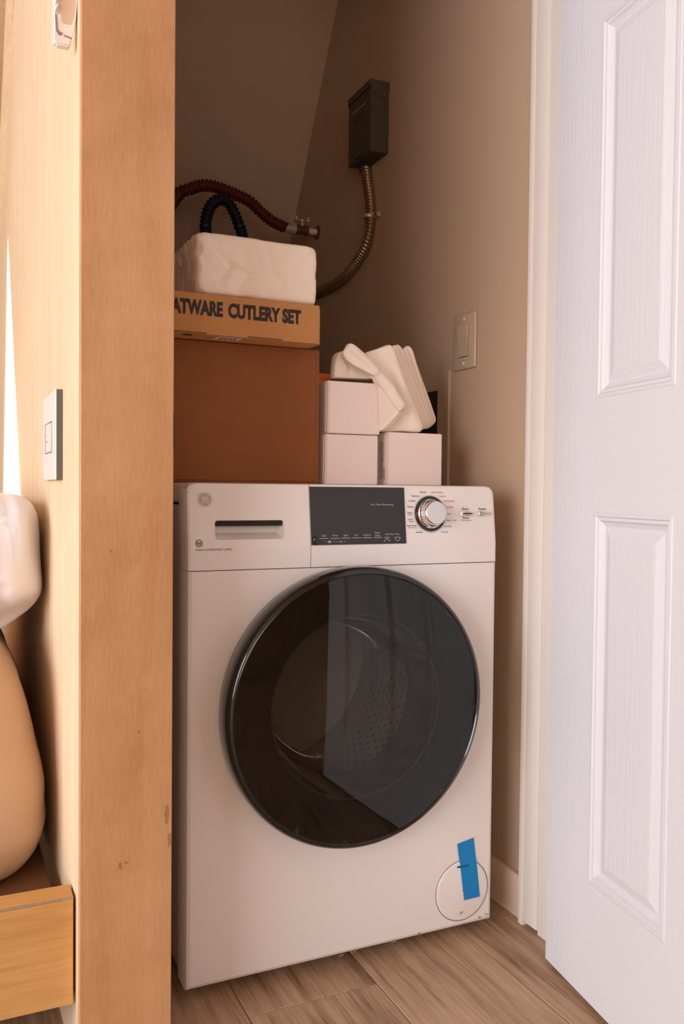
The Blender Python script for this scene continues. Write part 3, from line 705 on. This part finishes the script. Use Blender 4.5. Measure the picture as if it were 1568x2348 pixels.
flap(bx_, bc, (0.6345, 1.4985, 0.849), (0.642, 1.4999, 1.0985), 'kraft', name='edge_fold')
# cutlery carton
ct, cc = carton('cutlery_box', (0.303, 1.441, 1.1010), (0.617, 1.66, 1.1705), 'kraft_light', 'tan cardboard cutlery box with black lettering lying on the brown box', 'box')
flap(ct, cc, (0.6172, 1.447, 1.1010), (0.6205, 1.655, 1.166), 'kraft_light', name='side_flap')
for x0, x1 in ((0.345, 0.408), (0.482, 0.545)): flap(ct, cc, (x0, 1.4404, 1.1018), (x1, 1.4425, 1.1042), 'kraft_edge', 0.0, 'tab_slot')
flap(ct, cc, (0.430, 1.452, 1.1003), (0.474, 1.478, 1.1009), 'label', 0.0, 'barcode_label')
for i in range(7): flap(ct, cc, (0.437+0.0045*i, 1.454, 1.1001), (0.437+0.0045*i+(0.0012 if i % 2 else 0.0026), 1.472, 1.1004), 'ink_black', 0.0, 'barcode_bar')
flap(ct, cc, (0.370, 1.450, 1.1004), (0.386, 1.462, 1.1009), 'ink_black', 0.0, 'printed_arrow')
p0, p1 = on(523, 712, 1, 1.441), on(690, 729, 1, 1.441); q1 = on(511, 704, 1, 1.441)
zt, zb_ = 1.1585, 1.1325
me_r = text_fit('lettering', 'CUTLERY SET', p0.x-cc.x, p1.x-cc.x, zb_-cc.z, zt-cc.z, 1.4404-cc.y, 'ink_black', ct, 0.050)
text_fit('lettering', 'FLATWARE', q1.x-cc.x-0.1085, q1.x-cc.x, zb_-cc.z, zt-cc.z, 1.4404-cc.y, 'ink_black', ct, 0.050)
# plastic wrapped pack on top
bm = bmesh.new(); a, b = Vector((0.388, 1.448, 1.1708)), Vector((0.619, 1.640, 1.2800)); c0 = Vector(((a.x+b.x)/2, (a.y+b.y)/2, a.z))
bmesh.ops.create_cube(bm, size=2.0); bmesh.ops.subdivide_edges(bm, edges=bm.edges[:], cuts=40, use_grid_fill=True)
h = (b-a)/2; mid = (a+b)/2
creases = [((-1, 1), (-0.45, 0.0)), ((1, 1), (0.62, 0.05)), ((-1, -1), (-0.55, -0.25)), ((-0.45, 0.0), (-0.62, -0.7)), ((-0.15, -0.2), (-0.35, -0.85)), ((0.1, 0.75), (0.25, -0.2)), ((0.62, 0.05), (0.95, -0.6)), ((-0.45, 0.0), (-0.1, -0.3))]
def seg_d(p, A, B):
    ax, az, bx, bz = A[0]*h.x, A[1]*h.z, B[0]*h.x, B[1]*h.z; dx, dz = bx-ax, bz-az
    t = max(0, min(1, ((p[0]-ax)*dx+(p[1]-az)*dz)/(dx*dx+dz*dz))); return math.hypot(p[0]-ax-dx*t, p[1]-az-dz*t)
for v in bm.verts:
    p = v.co.copy(); e_ = 16.0
    k = (abs(p.x)**e_+abs(p.y)**e_+abs(p.z)**e_)**(1/e_); p /= k
    w = Vector((mid.x+p.x*h.x, mid.y+p.y*h.y, mid.z+p.z*h.z))
    d = Vector((p.x**7, p.y**7, p.z**7)).normalized()
    nz = abs(noise.noise(w*16+Vector((3, 1, 7))))*0.0035+0.002*abs(noise.noise(w*45))
    if p.y < -0.9: nz += 0.0028*sum(max(0, 1-seg_d((w.x-mid.x, w.z-mid.z), A, B)/0.007) for A, B in creases)
    if p.x < -0.9: nz += 0.006*abs(noise.noise(Vector((w.y*40, w.z*30, 5))))
    w -= d*nz
    if p.z < -0.5: w -= Vector((0.006*p.x, 0.004*p.y, 0))*(-p.z-0.5)
    v.co = w-c0
    v.co.z = max(v.co.z, 0.0002)
pk = obj('wrapped_pack', bm, 'film', None, smooth=True); pk.location = c0
pk.rotation_euler = (0, 0, math.radians(1.0))
tag(pk, 'white plastic wrapped bedding pack lying on top of the cutlery box', 'package')

# small white cartons
def small_carton(a, b, label, text=False):
    a = Vector(a); b = Vector(b); c = Vector(((a.x+b.x)/2, (a.y+b.y)/2, a.z)); t = empty('small_carton', c); tag(t, label, 'box', 'small white cartons on the washer')
    bm = bmesh.new(); add_box(bm, a-c+Vector((0.0012, 0.0015, 0)), b-c-Vector((0.0012, 0, 0.0008)), 0.0006, 1); obj('carton_body', bm, 'white_card', t)
    flap(t, c, (a.x+0.0035, a.y-0.0008, a.z+0.0012), (b.x+0.0006, a.y+0.0013, b.z-0.0016), 'white_card', 0.0004, 'end_flap')
    flap(t, c, (a.x, a.y+0.008, a.z+0.004), (a.x+0.0011, b.y-0.004, b.z-0.004), 'white_card', 0.0003, 'side_flap')
    if text:
        for s, k in (('THIS DEVICE IS NOT INTENDED', 0), ('FOR USE WITH EMERGENCY EXITS', 1), ('LIGHTING', 2)):
            L_ = 1.0 if k < 2 else 0.28
            text_fit('lettering', s, a.y-c.y+0.0295-0.0085*k, a.y-c.y+0.0350-0.0085*k, 0.012, 0.012+0.074*L_, -(b.x-a.x)/2-0.0004, 'ink_black', t, 0.01, rot90=True, plane='X')
    return t
small_carton((0.6555, 1.500, ZTOP+0.0003), (0.7665, 1.615, 0.9450), 'small white carton beside the brown box, under another carton')
lowr = small_carton((0.7905, 1.500, ZTOP+0.0003), (0.9115, 1.610, 0.9535), 'small white carton with printed side under the folded white cloth', True)
small_carton((0.6600, 1.500, 0.9456), (0.7700, 1.612, 1.0460), 'small white carton stacked on another carton beside the brown box')
og, oc = carton('orange_box', (0.665, 1.625, ZTOP), (0.7215, 1.72, 1.0745), 'orange', 'orange box showing its top edge behind the white cartons', 'box')
flap(og, oc, (0.664, 1.624, 1.064), (0.7225, 1.721, 1.0755), 'orange', 0.0006, 'lid')

# folded white cloth on the cartons
cl = empty('folded_cloth', (0.84, 1.53, 0.9538)); tag(cl, 'folded white cloth leaning across the small white cartons', 'cloth')
cl0 = cl.location.copy()
def fold(outline, y0, y1, puff, seed, creases=(), smooth_=1):
    """a thin soft layer: pixel outline carried to depth y0, rounded at its rim, with ridges (+) and valleys (-) along the creases"""
    P2 = [(p.x, p.z) for p in (on(x, y, 1, y0) for x, y in outline)]
    CRS = [[(on(x, y, 1, y0).x, on(x, y, 1, y0).z) for x, y in pts]+[amp, wid] for pts, amp, wid in creases]
    cx, cz = sum(p[0] for p in P2)/len(P2), sum(p[1] for p in P2)/len(P2)
    bm = bmesh.new(); dense = []
    for i in range(len(P2)):
        A, B = P2[i], P2[(i+1) % len(P2)]; k = max(2, int(math.hypot(B[0]-A[0], B[1]-A[1])/0.0035))
        dense += [(A[0]+(B[0]-A[0])*j/k, A[1]+(B[1]-A[1])*j/k) for j in range(k)]
    n = len(dense)
    for _ in range(smooth_): dense = [((dense[i-1][0]+2*dense[i][0]+dense[(i+1) % n][0])/4, (dense[i-1][1]+2*dense[i][1]+dense[(i+1) % n][1])/4) for i in range(n)]
    front = [(1.0, 0.5), (0.994, 0.18), (0.98, 0.03), (0.95, 0.0)]+[(0.95-0.90*(i/22), 0.0) for i in range(1, 23)]
    back = [(1.0, 0.5), (0.99, 0.85), (0.95, 1.0), (0.5, 1.0), (0.05, 1.0)]
    def ring(s, d, f):
        out = []
        for x, z in dense:
            X_, Z_ = cx+(x-cx)*s, cz+(z-cz)*s
            w = noise.noise(Vector((X_*26+Z_*12+seed, Z_*7-X_*9, seed)))*puff+noise.noise(Vector((X_*80+Z_*50+seed, Z_*20-X_*30, seed+3)))*puff*0.35
            if f:
                for A, B, amp, wid in CRS:
                    dx, dz = B[0]-A[0], B[1]-A[1]; t = max(0, min(1, ((X_-A[0])*dx+(Z_-A[1])*dz)/(dx*dx+dz*dz)))
                    q = math.hypot(X_-A[0]-dx*t, Z_-A[1]-dz*t)/wid
                    w -= amp*math.exp(-q*q)*min(1, (1-s)*25)
            out.append(bm.verts.new(Vector((X_, y0+(y1-y0)*d+w, Z_))-cl0))
        return out
    for seq, f in ((front, True), (back, False)):
        R_ = [ring(s, d, f) for s, d in seq]
        for A, B in zip(R_, R_[1:]):
            for i in range(n): bm.faces.new((A[i], A[(i+1) % n], B[(i+1) % n], B[i]))
        bm.faces.new(R_[-1])
    bmesh.ops.remove_doubles(bm, verts=bm.verts[:], dist=1e-5)
    return obj('cloth_layer', bm, 'cloth', cl, smooth=True)
fold([(928, 795), (938, 791), (946, 803), (953, 828), (976, 890), (1001, 962), (999, 970), (984, 983), (968, 984), (945, 905), (930, 845)], 1.572, 1.581, 0.0015, 5, [(((940, 800), (990, 970)), 0.004, 0.006)])
fold([(922, 800), (930, 795), (937, 812), (950, 850), (975, 915), (993, 970), (980, 983), (962, 984), (940, 905), (924, 840)], 1.561, 1.570, 0.0015, 6)
fold([(908, 792), (913, 788), (921, 796), (937, 842), (962, 905), (986, 968), (974, 985), (958, 986), (935, 905), (915, 835)], 1.550, 1.559, 0.0015, 7)
fold([(899, 796), (905, 789), (912, 794), (930, 845), (955, 910), (979, 972), (968, 988), (952, 988), (930, 905), (908, 835)], 1.539, 1.548, 0.0015, 4)
fold([(838, 808), (870, 798), (886, 791), (894, 789), (900, 795), (912, 832), (933, 888), (958, 945), (971, 986), (965, 992), (925, 989), (872, 990), (872, 905), (855, 850)], 1.516, 1.535, 0.003, 3,
     [(((892, 795), (920, 880)), 0.006, 0.012), (((905, 850), (962, 980)), 0.004, 0.012), (((866, 812), (905, 880)), -0.004, 0.010), (((930, 940), (890, 985)), -0.003, 0.012)])
fold([(766, 866), (768, 838), (771, 815), (777, 806), (788, 804), (800, 808), (822, 812), (842, 828), (866, 852), (866, 868), (845, 869), (820, 868)], 1.522, 1.548, 0.003, 9, [(((776, 808), (790, 845)), 0.006, 0.007), (((790, 815), (830, 850)), -0.005, 0.007)])
fold([(786, 808), (795, 796), (797, 789), (803, 786), (814, 791), (826, 801), (848, 821), (880, 855), (908, 890), (932, 932), (918, 945), (903, 925), (880, 892), (868, 882), (862, 864), (840, 852), (812, 838), (794, 824)], 1.484, 1.497, 0.0025, 1,
     [(((803, 792), (860, 850)), 0.006, 0.008), (((860, 850), (925, 930)), 0.004, 0.009), (((800, 812), (850, 848)), -0.004, 0.006), (((866, 866), (890, 890)), -0.003, 0.005), (((820, 815), (832, 845)), 0.002, 0.005)])
fold([(868, 872), (890, 893), (932, 932), (912, 950), (890, 976), (872, 990), (870, 930)], 1.491, 1.4990, 0.0010, 2, [(((928, 935), (876, 986)), 0.002, 0.004)])
fold([(888, 964), (926, 940), (931, 936), (917, 953), (895, 979), (875, 990)], 1.5005, 1.507, 0.0008, 8)

# ------------------------------------------------------------------ hoses, valve, conduit
def on_y(pts, y): return [on(a, b, 1, y) for a, b in pts]
vp = on(728, 533, 0, XW)
HY = vp.y
vv = empty('water_valve', (XW, vp.y, vp.z)); tag(vv, 'brass water valve on a white pipe stub coming out of the right wall', 'valve')
tilt = Matrix.Rotation(math.radians(0), 4, 'Y')
def vl(name, prof, m): return lathe_obj(name, [(r_, -h_) for r_, h_ in prof], (0, 0, 0), m, vv, axis='X', n=24, sharp=35)
vl('escutcheon', [(0.0005, 0.006), (0.016, 0.005), (0.022, 0.001), (0.022, 0.0003)], 'collar')
vl('pipe_stub', [(0.0095, 0.0), (0.0095, 0.034)], 'pvc')
vl('valve_body', [(0.0095, 0.033), (0.0145, 0.033), (0.0155, 0.041), (0.0130, 0.044), (0.0130, 0.058), (0.0155, 0.062), (0.0155, 0.072), (0.013, 0.073)], 'brass')
vl('hose_nut', [(0.013, 0.073), (0.0175, 0.074), (0.0175, 0.094), (0.0145, 0.097), (0.0145, 0.106), (0.012, 0.107)], 'zinc')
bm = bmesh.new(); lathe(bm, [(0.004, 0.012), (0.004, 0.026), (0.006, 0.026), (0.006, 0.032), (0.0005, 0.032)], (-0.050, 0, 0), 'Z', 16); obj('valve_stem', bm, 'zinc', vv, sharp=30)
bm = bmesh.new()
for s in (-1, 1):
    add_box(bm, (-0.050+s*0.004-0.012*(s < 0), -0.005, 0.026), (-0.050+s*0.004+0.012*(s > 0)+0.0, 0.005, 0.029))
    add_box(bm, (-0.050+s*0.018-0.006, -0.0045, 0.027), (-0.050+s*0.018+0.006, 0.0045, 0.0295))
    add_box(bm, (-0.050+s*0.019-0.003, -0.0045, 0.0285), (-0.050+s*0.019+0.003, 0.0045, 0.040), 0.0015, 2)
obj('wing_handle', bm, 'zinc', vv)
red = on_y([(650, 520), (625, 508), (600, 488), (572, 462), (540, 446), (505, 432), (470, 425), (437, 433), (403, 453)], HY)
pts = [Vector((XW-0.105, vp.y, vp.z))]+red+[Vector((0.53, 2.38, 1.52)), Vector((0.47, 2.24, 1.25)), Vector((0.45, 2.12, 0.98)), Vector((0.46, 2.03, 0.80)), Vector((0.47, 2.00, 0.72)), Vector((0.47, 1.982, 0.70))]
hs = ribbed('fill_hose', pts, 0.0135, 0.0185, 0.0105, 'hose_red')
tag(hs, 'dark red ribbed hose arching from the water valve behind the pack', 'hose')
blu = on_y([(472, 540), (471, 515), (476, 488), (488, 466), (506, 457), (524, 466), (538, 490), (547, 515), (555, 540)], HY-0.05)
pts = [Vector((0.62, 1.962, 0.62)), Vector((0.62, 2.02, 0.64)), Vector((0.64, 2.20, 0.95)), Vector((0.655, 2.33, 1.35))]+blu+[Vector((0.82, 2.35, 1.32)), Vector((0.86, 2.30, 0.95)), Vector((0.88, 2.28, 0.5)), Vector((0.88, 2.28, 0.10)), Vector((0.88, 2.28, 0.0))]
hs = ribbed('drain_hose', pts, 0.0125, 0.0175, 0.0105, 'hose_blue')
tag(hs, 'dark navy ribbed hose looping up behind the white wrapped pack', 'hose')
# electrical disconnect box
EB = empty('disconnect_box', (XW, 1.977, 1.696)); tag(EB, 'dark olive electrical disconnect box mounted high on the right wall', 'electrical box')
D_, WB, HB = 0.052, 0.132, 0.180
bm = bmesh.new(); add_box(bm, (-D_+0.004, 0.001, 0.002), (0.0, WB-0.001, HB-0.002), 0.0012, 1); obj('enclosure', bm, 'olive', EB)
bm = bmesh.new(); add_box(bm, (-D_, 0.0, 0.0), (-D_+0.012, WB, HB-0.018), 0.0012, 1); obj('cover', bm, 'olive', EB)
bm = bmesh.new()   # hood: cap with a curved skirt on both sides
add_box(bm, (-D_-0.002, -0.0015, HB-0.004), (0.0, WB+0.0015, HB), 0.0006, 1)
add_box(bm, (-D_-0.0025, -0.0015, HB-0.018), (-D_-0.0005, WB+0.0015, HB-0.001), 0.0004, 1)
for y in (-0.0016, WB+0.0004):
    sk = [(-D_-0.002, HB)]+[(-D_-0.002+(0.050)*(0.5-0.5*math.cos(math.pi*i/12)), HB-0.012-0.030*math.sin(math.pi*i/12*0.78)) for i in range(13)]+[(0.0, HB-0.024), (0.0, HB)]
    prism(bm, sk, 'Y', y, y+0.0012)
obj('hood', bm, 'olive', EB)
bm = bmesh.new(); add_box(bm, (-D_-0.0008, 0.040, 0.100), (-D_-0.0001, 0.095, 0.118)); obj('label_plate', bm, 'olive_dark', EB)
bm = bmesh.new(); add_box(bm, (-D_-0.0008, 0.030, 0.131), (-D_-0.0001, 0.110, 0.133)); obj('cover_rib', bm, 'switch', EB)
bm = bmesh.new(); add_box(bm, (-D_-0.003, 0.045, 0.004), (-D_, 0.085, 0.012), 0.001, 1); obj('latch', bm, 'olive_dark', EB)
bm = bmesh.new(); lathe(bm, [(0.017, -0.003), (0.017, 0.0), (0.014, -0.014), (0.0005, -0.014)], (-0.016, 0.118-0.012, 0.0), 'Z', 18); obj('conduit_fitting', bm, 'olive_dark', EB)
cp = [on(a, b, 0, 1.0185) for a, b in ((839, 388), (843, 420), (848, 455), (850, 490), (847, 530), (838, 565), (820, 598), (795, 630), (765, 653), (728, 670))]
pts = [Vector((1.0185, 2.083, 1.694))]+cp+[Vector((1.0185, 2.46, 1.43)), Vector((1.021, 2.50, 1.425))]
P = resample(spline(pts), 0.0014)
bm = bmesh.new(); tube(bm, P, lambda i, t: 0.0105+0.0040*(0.5+0.5*math.cos(2*math.pi*i/6.5+t))**1.0, 16, True, helix=1.0)
cd = obj('flexible_conduit', bm, 'galv', None, smooth=True); tag(cd, 'spiral metal conduit curving down the wall from the disconnect box', 'conduit')
sp_ = on(848, 497, 0, 1.0185)
st = empty('conduit_strap', (XW, sp_.y, sp_.z)); tag(st, 'small zinc strap holding the spiral conduit to the wall', 'strap')
bm = bmesh.new()
tube(bm, [Vector((-0.0165+0.0155*math.cos(a), 0.0155*math.sin(a), 0)) for a in [math.radians(q) for q in range(-178, 180, 12)]], lambda i: 0.0022, 8)
for v in bm.verts: v.co.z *= 2.6
obj('strap_band', bm, 'zinc', st, smooth=True)
bm = bmesh.new(); add_box(bm, (-0.012, -0.034, -0.006), (-0.0002, -0.013, 0.006), 0.001, 1); obj('strap_ear', bm, 'zinc', st)
bm = bmesh.new(); lathe(bm, [(0.0005, -0.0150), (0.003, -0.0145), (0.0042, -0.012)], (0, -0.026, 0), 'X', 12); obj('screw', bm, 'olive_dark', st)

# rocker switch on the right wall
SW = empty('light_switch', (XW, 1.56, 1.103)); tag(SW, 'almond rocker light switch on the right closet wall', 'switch')
bm = bmesh.new(); add_box(bm, (-0.006, 0, 0), (0, 0.088, 0.121), 0.004, 3); obj('wall_plate', bm, 'switch', SW, sharp=40)
bm = bmesh.new(); add_box(bm, (-0.0066, 0.0245, 0.026), (-0.004, 0.0635, 0.096), 0.0006, 1); obj('rocker_frame', bm, 'olive_dark', SW)
bm = bmesh.new()
prism(bm, [(-0.0072, 0.0275), (-0.0080, 0.058), (-0.0135, 0.0945), (-0.004, 0.0945), (-0.004, 0.0275)], 'Y', 0.0255, 0.0625)
obj('rocker', bm, 'switch', SW)
for z in (0.0125, 0.1085):
    bm = bmesh.new(); lathe(bm, [(0.0005, -0.0076), (0.0028, -0.0072), (0.0034, -0.006)], (0, 0.044, z), 'X', 14); obj('plate_screw', bm, 'plate_white', SW)
# recessed laundry box
LB = empty('laundry_box', (XW, 1.665, 0.80)); tag(LB, 'white recessed laundry box flange on the right wall behind the cartons', 'laundry box')
def frame(bm, x0, x1, y0, y1, z0, z1, iy0, iy1, iz0, iz1):
    add_box(bm, (x0, y0, z0), (x1, iy0, z1)); add_box(bm, (x0, iy1, z0), (x1, y1, z1)); add_box(bm, (x0, iy0, z0), (x1, iy1, iz0)); add_box(bm, (x0, iy0, iz1), (x1, iy1, z1))
bm = bmesh.new(); frame(bm, -0.006, -0.0002, 0.0, 0.27, 0.0, 0.308, 0.046, 0.225, 0.04, 0.268); obj('flange', bm, 'switch', LB)
bm = bmesh.new(); add_box(bm, (-0.0012, 0.047, 0.041), (-0.0004, 0.224, 0.267)); obj('recess', bm, 'dark', LB)
bm = bmesh.new(); P = resample(spline([(-0.008, 0.09, 0.10), (-0.010, 0.12, 0.14), (-0.012, 0.17, 0.165), (-0.012, 0.21, 0.17)]), 0.0015)
tube(bm, P, lambda i: 0.0045+0.002*(0.5+0.5*math.cos(2*math.pi*i/5)), 10); obj('outlet_hose', bm, 'galv', LB, smooth=True)

# ------------------------------------------------------------------ left side: plate, white unit, bench, cushions
PL = empty('wall_outlet', (0.1675, 1.40, 0.85)); tag(PL, 'white wall control plate with small rocker on the plywood panel', 'switch')
bm = bmesh.new(); add_box(bm, (-0.0085, 0.0, 0.0), (0.0022, 0.185, 0.140), 0.0006, 1); obj('back_plate', bm, 'plate_grey', PL)
bm = bmesh.new(); add_box(bm, (-0.0100, -0.0004, 0.0), (-0.0085, 0.185, 0.140), 0.0008, 1); obj('wall_plate', bm, 'plate_white', PL)
bm = bmesh.new(); frame(bm, -0.0104, -0.0099, 0.050, 0.150, 0.044, 0.094, 0.0535, 0.1465, 0.0455, 0.0925); obj('module_gap', bm, 'plate_grey', PL)
bm = bmesh.new(); prism(bm, [(-0.0105, 0.0465), (-0.0145, 0.090), (-0.0098, 0.0915), (-0.0098, 0.0465)], 'Y', 0.056, 0.100); obj('rocker', bm, 'plate_white', PL)
for z in (0.062, 0.072):
    bm = bmesh.new(); add_box(bm, (-0.0105, 0.120, z), (-0.0100, 0.128, z+0.003)); obj('indicator', bm, 'ink_grey', PL)

UN = empty('wall_unit', (0.170, 1.250, 1.446)); tag(UN, 'white plastic unit with a cord mounted high on the plywood panel', 'wall unit')
bm = bmesh.new()
prism(bm, [(-0.0008, 0.32), (-0.0008, 0.062), (-0.0025, 0.040), (-0.0060, 0.022), (-0.0095, 0.002), (-0.0120, 0.0), (-0.0290, 0.0), (-0.0325, 0.004), (-0.0325, 0.32)], 'Y', 0.006, 0.020)
bmesh.ops.bevel(bm, geom=bm.edges[:], offset=0.0022, segments=3, affect='EDGES'); obj('housing', bm, 'plate_white', UN, sharp=40)
bm = bmesh.new()
prism(bm, [(-0.004, 0.32), (-0.004, 0.060), (-0.006, 0.040), (-0.010, 0.030), (-0.0205, 0.030), (-0.0225, 0.034), (-0.0225, 0.32)], 'Y', 0.0052, 0.0075)
obj('side_shade', bm, 'plate_shade', UN)  # shaded middle of the white side, painted as a tan patch
bm = bmesh.new(); prism(bm, [(-0.0300, 0.040), (-0.0285, 0.017), (-0.0250, 0.0125), (-0.0215, 0.013), (-0.0205, 0.017), (-0.0240, 0.0165), (-0.0268, 0.020), (-0.0285, 0.040)], 'Y', 0.0050, 0.0070); obj('groove', bm, 'ink_grey', UN)
bm = bmesh.new(); prism(bm, [(-0.0180, 0.0125), (-0.0080, 0.0105), (-0.0080, 0.0125), (-0.0180, 0.0142)], 'Y', 0.0050, 0.0070); obj('slot', bm, 'ink_grey', UN)
bm = bmesh.new()
for s_ in (0, math.pi):
    tube(bm, [Vector((-0.0285+0.0016*math.cos(i*0.55+s_), 0.0045+0.0016*math.sin(i*0.55+s_), 0.042+0.0019*i)) for i in range(146)], lambda i: 0.0017, 8)
obj('twisted_cord', bm, 'plate_white', UN, smooth=True)

BN = empty('plywood_bench', (-0.45, 1.255, 0)); tag(BN, 'low golden plywood bench base with a raised front board beside the partition', 'bench')
def nb(name, a, b, m, bev=0.0015):
    c = BN.location; bm = bmesh.new(); add_box(bm, Vector(a)-c, Vector(b)-c, bev, 1); return obj(name, bm, m, BN)
nb('front_board', (-1.60, 1.258, 0.106), (0.1665, 1.300, 0.258), 'bench_ply')
nb('edge_band', (-1.60, 1.2545, 0.2552), (0.1660, 1.2578, 0.2585), 'band_edge', 0.0004)
nb('face_sheet', (-1.60, 1.2545, 0.104), (0.1655, 1.2578, 0.2550), 'bench_ply', 0.0004)
nb('platform', (-1.60, 1.301, 0.200), (0.150, 2.60, 0.2195), 'brown_board')
for x in (-1.5, -0.75):
    nb('leg', (x, 1.34, 0.0), (x+0.06, 1.40, 0.20), 'bench_ply'); nb('leg', (x, 2.45, 0.0), (x+0.06, 2.51, 0.20), 'bench_ply')
nb('leg', (0.05, 2.45, 0.0), (0.11, 2.51, 0.20), 'bench_ply')

# beige cushion on the bench
bm = bmesh.new(); cx, cy = -0.207, 1.728
prof = [(0.30, 0.2200), (0.80, 0.2200), (0.92, 0.2225), (0.965, 0.238), (0.99, 0.265), (1.0, 0.30), (1.0, 0.34), (0.975, 0.40), (0.938, 0.46), (0.89, 0.515), (0.835, 0.555), (0.76, 0.583), (0.62, 0.603), (0.40, 0.611), (0.10, 0.612)]
fine = [(p.x, p.y) for p in spline([(a, b, 0) for a, b in prof], 4)]
rings = []
for s_, z in fine:
    ring = []
    for i in range(128):
        t = 2*math.pi*i/128; c_, n_ = math.cos(t), math.sin(t)
        k = (abs(c_)**5.2+abs(n_)**5.2)**(-1/5.2)*0.362*s_
        w = 0.0
        if z > 0.224: w = 0.005*noise.noise(Vector((c_*2.2, n_*2.2, z*26)))+0.007*noise.noise(Vector((c_*3, n_*3, z*5)))
        w -= 0.0025*max(0, math.sin(z*95+3*noise.noise(Vector((c_*4, n_*4, z*6)))))*max(0, noise.noise(Vector((c_*2.5+5, n_*2.5, z*4))))*(1 if z > 0.3 else 0)
        ring.append(bm.verts.new((c_*(k+w), n_*(k+w)*(2.1 if n_ > 0 else 1.0), z)))
    rings.append(ring)
for A, B in zip(rings, rings[1:]):
    for i in range(128): bm.faces.new((A[i], A[(i+1) % 128], B[(i+1) % 128], B[i]))
bm.faces.new(rings[0]); bm.faces.new(rings[-1])
bg = obj('floor_cushion', bm, 'beanbag', None, smooth=True); bg.location = (cx, cy, 0)
tag(bg, 'large rounded beige cushion sitting on the bench platform', 'cushion')
# white pillow resting on it
pc = Vector((-0.10, 1.65, 0.612)); bm = bmesh.new()
oz = [(p.x, p.z) for p in (on(a_, b_, 1, 1.65) for a_, b_ in ((5, 1131), (25, 1131), (50, 1137), (72, 1152), (85, 1178), (89, 1220), (91, 1275), (96, 1335), (94, 1356), (80, 1380), (60, 1399), (0, 1443)))]
oz += [(0.068, 0.616), (-0.28, 0.616), (-0.335, 0.66), (-0.345, 0.74), (-0.30, 0.81), (-0.10, 0.834), (0.02, 0.834)]
dense = []
for i in range(len(oz)):
    A, B = oz[i], oz[(i+1) % len(oz)]; k = max(2, int(math.hypot(B[0]-A[0], B[1]-A[1])/0.005)); dense += [(A[0]+(B[0]-A[0])*j/k, A[1]+(B[1]-A[1])*j/k) for j in range(k)]
n = len(dense); pcx, pcz = 0.02, 0.72
for _ in range(2): dense = [((dense[i-1][0]+2*dense[i][0]+dense[(i+1) % n][0])/4, (dense[i-1][1]+2*dense[i][1]+dense[(i+1) % n][1])/4) for i in range(n)]
def pillow_ring(sc, d, front):
    out = []
    for x, z in dense:
        X_, Z_ = pcx+(x-pcx)*sc, pcz+(z-pcz)*sc; y = 1.65+d
        if front:
            y += 0.0055*math.sin(X_*170+(Z_-0.7)*30+3.0*noise.noise(Vector((X_*14, Z_*6, 1))))*max(0, min(1, (1-sc)*14))*max(0.15, min(1, (Z_-0.60)/0.12))
            y += 0.012*noise.noise(Vector((X_*30, Z_*9, 4)))*min(1, (1-sc)*8)
            y += 0.030*max(0, min(1, (0.655+0.22*(X_-0.13)-Z_)/0.03))*min(1, (1-sc)*10)
        out.append(bm.verts.new(Vector((X_, y, Z_))-pc))
    return out
for seq, front in (([(1.0, 0), (0.993, -0.022), (0.975, -0.042), (0.94, -0.060), (0.88, -0.080), (0.80, -0.098), (0.70, -0.113), (0.60, -0.124), (0.5, -0.13), (0.4, -0.135), (0.3, -0.138), (0.2, -0.14), (0.1, -0.14), (0.03, -0.14)], True),
                   ([(1.0, 0), (0.99, 0.06), (0.97, 0.30), (0.92, 0.48), (0.80, 0.57), (0.6, 0.62), (0.3, 0.64), (0.05, 0.64)], False)):
    R_ = [pillow_ring(a_, b_, front) for a_, b_ in seq]
    for A, B in zip(R_, R_[1:]):
        for i in range(n): bm.faces.new((A[i], A[(i+1) % n], B[(i+1) % n], B[i]))
    bm.faces.new(R_[-1])
bmesh.ops.remove_doubles(bm, verts=bm.verts[:], dist=1e-5)
pw = obj('white_pillow', bm, 'pillow', None, smooth=True); pw.location = pc
tag(pw, 'white satin pillow lying on the beige cushion against the plywood panel', 'pillow')
